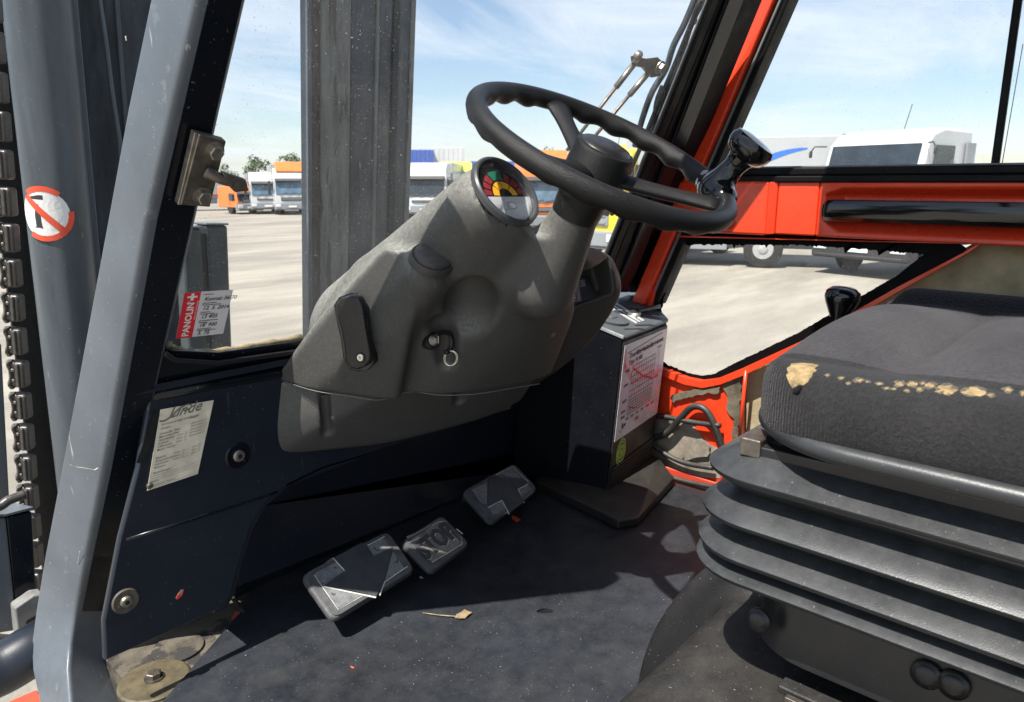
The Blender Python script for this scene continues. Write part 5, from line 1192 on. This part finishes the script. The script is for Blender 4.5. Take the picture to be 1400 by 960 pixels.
gl_ += [cline(.86, .76, .86, .55, .004), cline(.83, .76, .83, .66, .004), ctext('mm', .80, .775, .06)]
M('chart_print', join(*gl_), 'ink', ch_)
M('chart_red', join(*[cline(.24, .71, .50, .56, .014), cline(.50, .56, .77, .46, .016), ctext('6500', .80, .45, .05, bold=.03), ctext('500', .42, .095, .06, bold=.03), cline(.23, .30, .42, .24, .010)]), 'inkred', ch_)
# round green sticker with rays
gc_ = fface(.20, .245, .0048); gp = [gc_ + cun * (.021 * math.cos(q_)) + cvn * (.034 * math.sin(q_)) for q_ in [2 * math.pi * j / 30 for j in range(30)]]
gs = M('round_sticker', prism(gp, fn_ * .0006), 'green', ht)
def gel(r0, r1, a0, a1, n=6):
    pts = [gc_ + fn_ * .001 + cun * (.021 * r1 * math.cos(a0 + (a1 - a0) * k / n)) + cvn * (.034 * r1 * math.sin(a0 + (a1 - a0) * k / n)) for k in range(n + 1)] + [gc_ + fn_ * .001 + cun * (.021 * r0 * math.cos(a1 + (a0 - a1) * k / n)) + cvn * (.034 * r0 * math.sin(a1 + (a0 - a1) * k / n)) for k in range(n + 1)]
    return pts, [tuple(range(len(pts)))]
M('sticker_mark', join(gel(.55, .66, -2.2, .3), gel(.55, .66, .8, 2.2), gel(.80, .88, .2, 2.8), gel(.80, .88, 3.4, 5.6), gel(.2, .3, 0, 3), gel(.12, .42, 3.6, 4.4)), 'dgreen', gs)
# grille at the foot of the face and base tray
gb = M('grille_recess', fquad(.03, .97, .03, .175, .004, .0006), 'soot', ht)
for k in range(6): M('grille_bar', fquad(.04, .96, .035 + .024 * k, .046 + .024 * k, .0046, .003), 'heater_front', ht)
M('grille_grid', join(*[fquad(.05 + .036 * k, .058 + .036 * k, .032, .174, .0046, .0018) for k in range(26)]), 'heater_front', ht)['kind'] = 'stuff'
bp_ = [PZ(733, 658, .03), PZ(845, 712, .028), PZ(872, 708, .028), PZ(922, 652, .03), np.array([1.60, .99, .035]), np.array([1.40, 1.19, .035])]
bt_ = [PZ(742, 640, .045), K0 + [-.02, -.012, .010], R0 + [.0, -.02, .004], np.array([1.60, .98, .06]), np.array([1.60, 1.0, .06]), np.array([1.40, 1.19, .06])]
M('base_tray', ([*bp_, *bt_, *[p * [1, 1, 0] + [0, 0, .008] for p in bp_]], [(0, 1, 7, 6), (1, 2, 8, 7), (2, 3, 9, 8), (3, 4, 10, 9), (4, 5, 11, 10), (5, 0, 6, 11), (6, 7, 8, 9, 10, 11), (12, 13, 1, 0), (13, 14, 2, 1), (14, 15, 3, 2), (15, 16, 4, 3), (16, 17, 5, 4), (17, 12, 0, 5), (17, 16, 15, 14, 13, 12)]), 'heater_front', ht, bevel=.004, seg=3)

# ================================================================== PEDALS
PN = unit((0, -.45, .89))
def pedal(name, label, p0, corners, r=.016):
    t = T(name, label, 'pedal', (p0[0], p0[1] + .03, .0))
    pl = lambda x, y, o=0: PL(x, y, np.array(p0) + PN * o, PN)
    C4 = [pl(*c) for c in corners]
    def rr(cs, r_, n=5):
        out = []
        for i in range(4):
            p, a, b_ = cs[i], cs[i - 1], cs[(i + 1) % 4]; s_, e_ = p + unit(a - p) * r_, p + unit(b_ - p) * r_
            out += [s_ * (1 - q_) ** 2 + 2 * p * q_ * (1 - q_) + e_ * q_ ** 2 for q_ in np.linspace(0, 1, n)]
        return out
    c = sum(C4) / 4; ins = lambda f: [c + (p - c) * f for p in C4]
    base = rr(C4, r)
    M('pad', loft([[p - PN * .013 for p in rr(ins(.94), r)], [p - PN * .010 for p in base], [p - PN * .004 for p in base], rr(ins(.965), r)]), 'pad', t, auto=50)
    fr_ = M('pad_border', ringband(rr(ins(.955), r * .9), rr(ins(.80), r * .5), PN * .0022), 'pad', t, bevel=.0009)
    M('pedal_arm', tube(smoothpath([c - PN * .02, c - PN * .03 + [0, .05, -.005], c + [0, .12, -.06]]), .012, 10), 'dsteel', t, smooth=True)
    return t, pl, c, C4
Z8 = lambda x, y: (380 + x / 2.822, 620 + y / 2.822)
def wpoly(name, pl, pts, o, th, mat, t, z8=True, bevel=0): return M(name, prism([pl(*(Z8(*p) if z8 else p), o) for p in pts], PN * th), mat, t, bevel=bevel)
def edge(name, pl, pts, t, w_=.0011, o=.0018): return M(name, tube([pl(*Z8(*p), o) for p in pts], w_, 5), 'pad_edge', t)
t, pl, c, C4 = pedal('drive_pedal', 'large left rubber pedal with an arrow pointing back towards the seat', (.685, .98, .08), [(411, 786), (531, 725), (569, 779), (455, 849)])
wpoly('dust_field', pl, [(135, 465), (205, 405), (260, 455), (175, 512)], .0, .0012, 'pad_dust', t); wpoly('dust_field', pl, [(175, 514), (322, 548), (230, 602), (150, 505)], 0, .0012, 'pad_dust', t)
wpoly('dust_field', pl, [(345, 355), (410, 322), (445, 362), (368, 398)], .0, .0012, 'pad_dust', t); wpoly('dust_field', pl, [(445, 365), (500, 435), (412, 495)], 0, .0012, 'pad_dust', t)
wpoly('arrow', pl, [(175, 512), (258, 455), (215, 405), (325, 345), (368, 398), (443, 362), (405, 500), (378, 555), (300, 535)], .001, .0022, 'pad_arrow', t, bevel=.0006)
edge('worn_edge', pl, [(175, 514), (378, 556)], t, .0016); edge('worn_edge', pl, [(393, 548), (412, 496), (500, 436)], t); edge('worn_edge', pl, [(212, 404), (262, 456)], t); edge('worn_edge', pl, [(345, 355), (410, 322)], t, .0009); edge('worn_edge', pl, [(140, 470), (232, 603), (325, 550)], t, .0009)
t, pl, c, C4 = pedal('drive_pedal', 'right rubber pedal with an arrow pointing forward, beside the heater foot', (1.10, 1.02, .08), [(631, 672), (703, 633), (736, 668), (672, 717)])
wpoly('dust_field', pl, [(745, 140), (808, 95), (806, 200), (780, 190)], .0, .0012, 'pad_dust', t); wpoly('dust_field', pl, [(840, 84), (905, 52), (950, 98)], 0, .0012, 'pad_dust', t)
wpoly('dust_field', pl, [(812, 208), (862, 182), (888, 230), (835, 250)], .0, .0012, 'pad_dust', t); wpoly('dust_field', pl, [(925, 138), (968, 118), (985, 150), (950, 180)], 0, .0012, 'pad_dust', t)
wpoly('arrow', pl, [(810, 88), (966, 113), (924, 140), (950, 188), (892, 232), (864, 182), (808, 206)], .001, .0022, 'pad_arrow', t, bevel=.0006)
edge('worn_edge', pl, [(812, 208), (864, 181), (892, 234)], t, .0012); edge('worn_edge', pl, [(926, 137), (950, 190)], t); edge('worn_edge', pl, [(840, 84), (905, 52), (966, 110)], t, .001); edge('worn_edge', pl, [(924, 140), (966, 118)], t, .001)
t, pl, c, C4 = pedal('stop_pedal', 'small middle rubber pedal lettered STOP between the two arrow pedals', (.845, .965, .08), [(547, 741), (604, 704), (643, 744), (590, 784)])
wpoly('tray', pl, [(555, 734), (604, 714), (632, 744), (590, 768)], .0, .0008, 'pad_chalk', t, z8=False)
ex = unit(C4[1] - C4[0]); ey = unit(C4[0] - C4[3])
to_ = C4[3] + ex * .012 + ey * .026 + PN * .0012
tv, tf = text('STOP', to_, ex, ey, .056, 0, bold=.035)
k_ = (np.linalg.norm(C4[1] - C4[0]) - .022) / max(1e-6, max(((np.array(p) - to_) @ ex) for p in tv))
tv = [to_ + ex * ((np.array(p) - to_) @ ex) * k_ + ey * ((np.array(p) - to_) @ ey) for p in tv]
M('letter_chalk', ([to_ + (p - to_) * 1.0 + ex * .0018 - ey * .0016 + PN * .0002 for p in tv], tf), 'pad_edge', t)  # pale chalky copy of the letters, offset to edge them
bm = bmesh.new(); vs = [bm.verts.new(tuple(p + PN * .0006)) for p in tv]
for f in tf:
    try: bm.faces.new([vs[i] for i in f])
    except Exception: pass
r_ = bmesh.ops.extrude_face_region(bm, geom=list(bm.faces))
for g_ in r_['geom']:
    if isinstance(g_, bmesh.types.BMVert): g_.co += Vector(PN * .0022)
bm.verts.index_update(); M('lettering', ([tuple(v.co) for v in bm.verts], [tuple(v.index for v in f.verts) for f in bm.faces]), 'pad_arrow', t); bm.free()
Z5 = lambda x, y: (540 + x / 6, 640 + y / 6)
for pts in (((105, 575), (240, 500), (365, 438), (425, 440)), ((305, 772), (420, 705), (552, 622), (540, 560)), ((120, 610), (200, 570)), ((505, 500), (555, 540))):
    M('worn_edge', tube([pl(*Z5(*p), .0014) for p in pts], .0010, 5), 'pad_edge', t)

# ================================================================== SEAT BASE HOOD AND SEAT
hood = T('seat_hood', 'dusty black vinyl covered hood under the seat with a worn edge', 'seat hood', (.9, .1, 0))
def f_hood(P):
    q = np.stack([(P[:, 0] - 0) * 0, np.maximum(P[:, 1] - .10, 0), P[:, 2] - .0], 1)
    arch = d_ell(q, (0, 0, 0), (1, .385, .40))
    arch = smax(arch, .80 - P[:, 0], .012)
    arch = smax(arch, P[:, 0] - 1.56, .01)
    arch = smax(arch, P[:, 2] - .355, .03)
    shelf = d_box(P, (.85, -.14, .06), (.36, .50, .20), rad=.055)
    toe = d_ell(P, (.60, .10, .02), (.17, .38, .235))
    d = smin(smin(arch, shelf, .02), toe, .03)
    d = smax(d, -P[:, 2] + .002, .002)
    return smax(d, -.62 - P[:, 1], .01)
M('hood_cover', sdfmesh(f_hood, (.40, -.65, -.02), (1.62, .56, .40), .010), 'hood', hood, smooth=True)
def hith(x, y):
    d = ray(x, y); d = d / np.linalg.norm(d); t_ = .3
    for _ in range(300):
        q_ = f_hood((cC + d * t_)[None])[0]; t_ += max(q_, 2e-4) * .6
        if q_ < 3e-4 or t_ > 2.5: break
    return cC + d * (t_ - .001)
wy = [np.array([.797, y, z]) for y, z in [(.10 + .42 * math.sqrt(max(0, 1 - (z_ / .395) ** 2)), z_) for z_ in (.02, .06, .10, .14, .18, .22)]]
seat = T('operator_seat', 'worn charcoal driver seat with torn cushion edge on a black folded bellows', 'seat', (.85, .0, .3))
def rrect(cx_, cy_, hx, hy, r, z, n=8, zt=0.0):
    out = []
    for qx, qy, a0 in ((1, 1, 0), (-1, 1, 90), (-1, -1, 180), (1, -1, 270)):
        for k in range(n + 1):
            a = math.radians(a0 + 90 * k / n); x = cx_ + qx * (hx - r) + r * math.cos(a); y = cy_ + qy * (hy - r) + r * math.sin(a)
            out.append(np.array([x, y, z + zt * (y - cy_)]))
    return out
SX, SY, HX, HY = .870, -.03, .272, .342
def fold(name, prof, **k):
    return M(name, loft([rrect(SX, SY, HX + o, HY + o, max(.02, .058 + o), z) for o, z in prof]), 'bellows', seat, auto=60)
fold('bellows_top', [(-.11, .538), (-.085, .533), (-.06, .524), (-.014, .497), (-.003, .491), (.0015, .488), (.0005, .484), (-.005, .480), (-.024, .466), (-.040, .462)])
fold('bellows_fold', [(-.060, .474), (-.034, .469), (-.008, .455), (.001, .450), (.0055, .446), (.0045, .442), (-.004, .439), (-.022, .435), (-.060, .435)])
fold('bellows_fold', [(-.060, .440), (-.030, .435), (-.006, .420), (.002, .416), (.0075, .412), (.0065, .408), (-.002, .405), (-.022, .402), (-.060, .403)])
fold('bellows_fold', [(-.060, .408), (-.026, .405), (-.004, .397), (.003, .395), (.0085, .3915), (.0075, .388), (-.001, .3855), (-.022, .383), (-.06, .384)])
M('base_skirt', loft([rrect(SX, SY, HX + o, HY + o, .07, z) for o, z in ((-.052, .39), (-.045, .36), (-.040, .30), (-.060, .29))]), 'black', seat, auto=40)
for x, y in ((1036, 848), (1266, 923), (1303, 937)):
    o = PX(x, y, SX - HX + .0395)
    M('rivet_cap', lathe([(.0125, -.002), (.0125, .0006), (.0100, .0008), (.0092, .0024), (.005, .0038), (.001, .0042)], o, (-1, 0, .08), 24), 'black', seat, smooth=True)
M('slide_rail', box(SX - HX + .012, SX - HX + .030, -.5, .215, .284, .292), 'hood', seat, bevel=.002)
M('slide_rail_edge', box(SX - HX + .004, SX - HX + .011, -.5, .205, .283, .289), 'dsteel', seat, bevel=.001)
# upper rail under the cushion
def srail(name, x0, y0, x1, y1, X_, hz, wx, mat, **k):
    a, b_ = PX(x0, y0, X_), PX(x1, y1, X_); b_ = b_ + (b_ - a) * 1.4
    return M(name, prism([a, b_, b_ + [0, 0, -hz], a + [0, 0, -hz]], (wx, 0, 0)), mat, seat, **k)
srail('upper_rail', 1024, 608, 1400, 690, .625, .016, .05, 'black', bevel=.002)
srail('upper_rail_step', 1026, 600, 1400, 672, .645, .012, .05, 'gloss', bevel=.002)
srail('lower_rail', 1032, 626, 1400, 712, .635, .010, .05, 'black', bevel=.002)
M('rail_bracket', obox(PX(1036, 606, .64), (.018, 0, 0), (0, .010, 0), (0, 0, .009)), 'dsteel', seat, bevel=.002)
M('rail_bolt', hexbolt(PX(1036, 628, .632), (0, 0, -1), .006, .012), 'black', seat, auto=30)
M('seat_pan', loft([rrect(.865, -.02, hx, hy, .08, z, zt=.0) for hx, hy, z in ((.20, .22, .520), (.235, .265, .532), (.245, .275, .545), (.245, .275, .552))]), 'black', seat, auto=50)
M('cushion_trim', tube([p for p in rrect(.857, -.045, .262, .318, .104, .534, 10)] + [rrect(.857, -.045, .262, .318, .104, .534, 10)[0]], .0085, 12, cap=False), 'bellows', seat, smooth=True)
def f_cush(P):
    x, y = P[:, 0], P[:, 1]
    def pil(cx_, cy_, a, b, p=4): return np.maximum(0, 1 - (np.abs(x - cx_) / a) ** p) * np.maximum(0, 1 - (np.abs(y - cy_) / b) ** p)
    h = .027 * pil(.850, .224, .190, .062, 2.4) + .028 * pil(.850, .040, .190, .116, 3.2) + .026 * pil(.850, -.205, .190, .118, 3.2)
    h = h + .006 * np.exp(-((x - .635) / .045) ** 2) + .026 * np.exp(-((x - 1.078) / .040) ** 2)
    Q = P - np.stack([x * 0, x * 0, np.where(P[:, 2] > .565, h * np.clip((P[:, 2] - .565) / .025, 0, 1), 0)], 1)
    d = d_box(Q, (.857, -.045, .557), (.268, .324, .031), rad=.030)
    return smax(d, d_box(Q, (.857, -.045, .55), (.268, .324, .2), rad=.105), .014)
cv, cf = sdfmesh(f_cush, (.56, -.36, .50), (1.15, .31, .66), .0055)
# split into knitted side and plush top by where the seam runs
cvn_ = np.array(cv); fcn = np.array(cf); fc_c = cvn_[fcn].mean(1)
def seat_zone(c):
    if c[0] > 1.03: return 2  # far bolster: its shade is put into a darker cloth
    if (abs(c[0] - .850) < .178) and c[1] < .272 and c[2] > .584: return 0
    return 1
zz = [seat_zone(c) for c in fc_c]
cus = M('cushion', (cv, cf), 'fabric', seat, smooth=True)
cus.data.materials.append(MT['fabric_rib']); cus.data.materials.append(MT['fabric_dark'])
cpts = {}
for p_ in cus.data.polygons:
    p_.material_index = seat_zone(np.array(p_.center))
# torn patches where yellow foam shows through
def snap(P, fn, out=.0006):
    P = np.array(P, float)
    for _ in range(8):
        f0 = fn(P[None])[0]; e = 1e-3; g = np.array([(fn((P + np.eye(3)[i] * e)[None])[0] - f0) / e for i in range(3)]); P = P - f0 * g / max(.3, g @ g)
    return P + g / np.linalg.norm(g) * out
def onsurf(x, y, fn=f_cush, out=.0006):
    d = ray(x, y); d = d / np.linalg.norm(d); t_ = .3
    for _ in range(80):
        q_ = fn((cC + d * t_)[None])[0]; t_ += q_ * .8
        if abs(q_) < 2e-4 or t_ > 2: break
    if t_ > 2: return None
    return cC + d * (t_ - out)
def tear(px, fn=f_cush, out=.0010, name='foam_tear', mat='foamtear'):
    n_ = len(px); c_ = np.mean(np.array(px, float), 0); V = []; ok = True
    for f_ in (1.0, .66, .33):
        for p in px:
            q_ = c_ + (np.array(p, float) - c_) * f_; w_ = onsurf(q_[0], q_[1], fn, out if f_ < 1 else .0002)
            if w_ is None: return
            V.append(w_)
    V.append(onsurf(c_[0], c_[1], fn, out)); Fc = []
    for r_ in range(2):
        for k in range(n_): Fc.append((r_ * n_ + k, r_ * n_ + (k + 1) % n_, (r_ + 1) * n_ + (k + 1) % n_, (r_ + 1) * n_ + k))
    for k in range(n_): Fc.append((2 * n_ + k, 2 * n_ + (k + 1) % n_, 3 * n_))
    return M(name, (V, Fc), mat, seat, smooth=True)
def jag(cx_, cy_, rx, ry, n_=14, j=.22): return [(cx_ + rx * (1 + rg.uniform(-j, j)) * math.cos(2 * math.pi * k / n_), cy_ + ry * (1 + rg.uniform(-j, j)) * math.sin(2 * math.pi * k / n_)) for k in range(n_)]
tear([(1076, 503), (1082, 497), (1096, 496), (1110, 497), (1119, 499), (1116, 507), (1110, 515), (1104, 523), (1098, 527), (1092, 526), (1084, 532), (1079, 524), (1075, 514)], out=.0022)
tear([(1082, 531), (1092, 527), (1098, 528), (1094, 536), (1088, 539), (1083, 537)], out=.003, name='frayed_fabric', mat='fabric_dark')
MT['tear_edge'] = pbr('torn_fabric_edge', (.10, .085, .06), .95, var=.6, vscale=200, bump=1.5, bscale=500)
for x, y, rx, ry in ((1294, 533, 15, 6.5), (1332, 536, 16, 7), (1247, 525, 7, 4), (1230, 525, 6, 4), (1272, 527, 8, 4), (1257, 532, 4, 3), (1203, 525, 4, 2), (1175, 520, 6, 2.2), (1150, 517, 4, 1.6), (1131, 513, 2, 1.6), (1355, 540, 5, 2.5), (1378, 533, 6, 3), (1160, 524, 3, 1.2), (1212, 531, 4, 1.2), (1240, 534, 4, 1.3), (1222, 532, 3, 1.1), (1398, 538, 3, 3), (1186, 522, 2.5, 1.5), (1262, 524, 4, 2)):
    tear(jag(x, y, rx + 1.8, ry + 1.2, j=.35), out=.0008, name='frayed_edge', mat='tear_edge')
    tear(jag(x, y, rx * .92, ry * .88, j=.38, n_=18), out=.0014)
# control levers beyond the seat
lv = T('control_lever', 'control lever with a glossy black ball knob behind the seat cushion', 'lever', (1.30, .44, .40))
kc = PX(1151, 410, 1.28)
M('knob', lathe([(.014, -.030), (.018, -.022), (.0255, -.006), (.0285, .004), (.0270, .014), (.019, .0205), (.002, .0225)], kc, (0, -.1, 1), 36), 'gloss', lv, auto=60)
M('stalk', tube([kc - [0, 0, .02], kc - [0, -.02, .22]], .006, 10), 'chrome', lv, smooth=True)
lv2 = T('control_lever', 'lever with a silver topped knob just showing over the seat, right of the ball knob', 'lever', (1.30, .36, .40))
kc = PX(1232, 421, 1.28)
M('knob', lathe([(.014, -.030), (.020, -.016), (.0225, -.004), (.020, .006), (.012, .011), (.002, .012)], kc, (0, -.1, 1), 32), 'steel', lv2, auto=60)
M('stalk', tube([kc - [0, 0, .02], kc - [0, -.02, .22]], .006, 10), 'chrome', lv2, smooth=True)
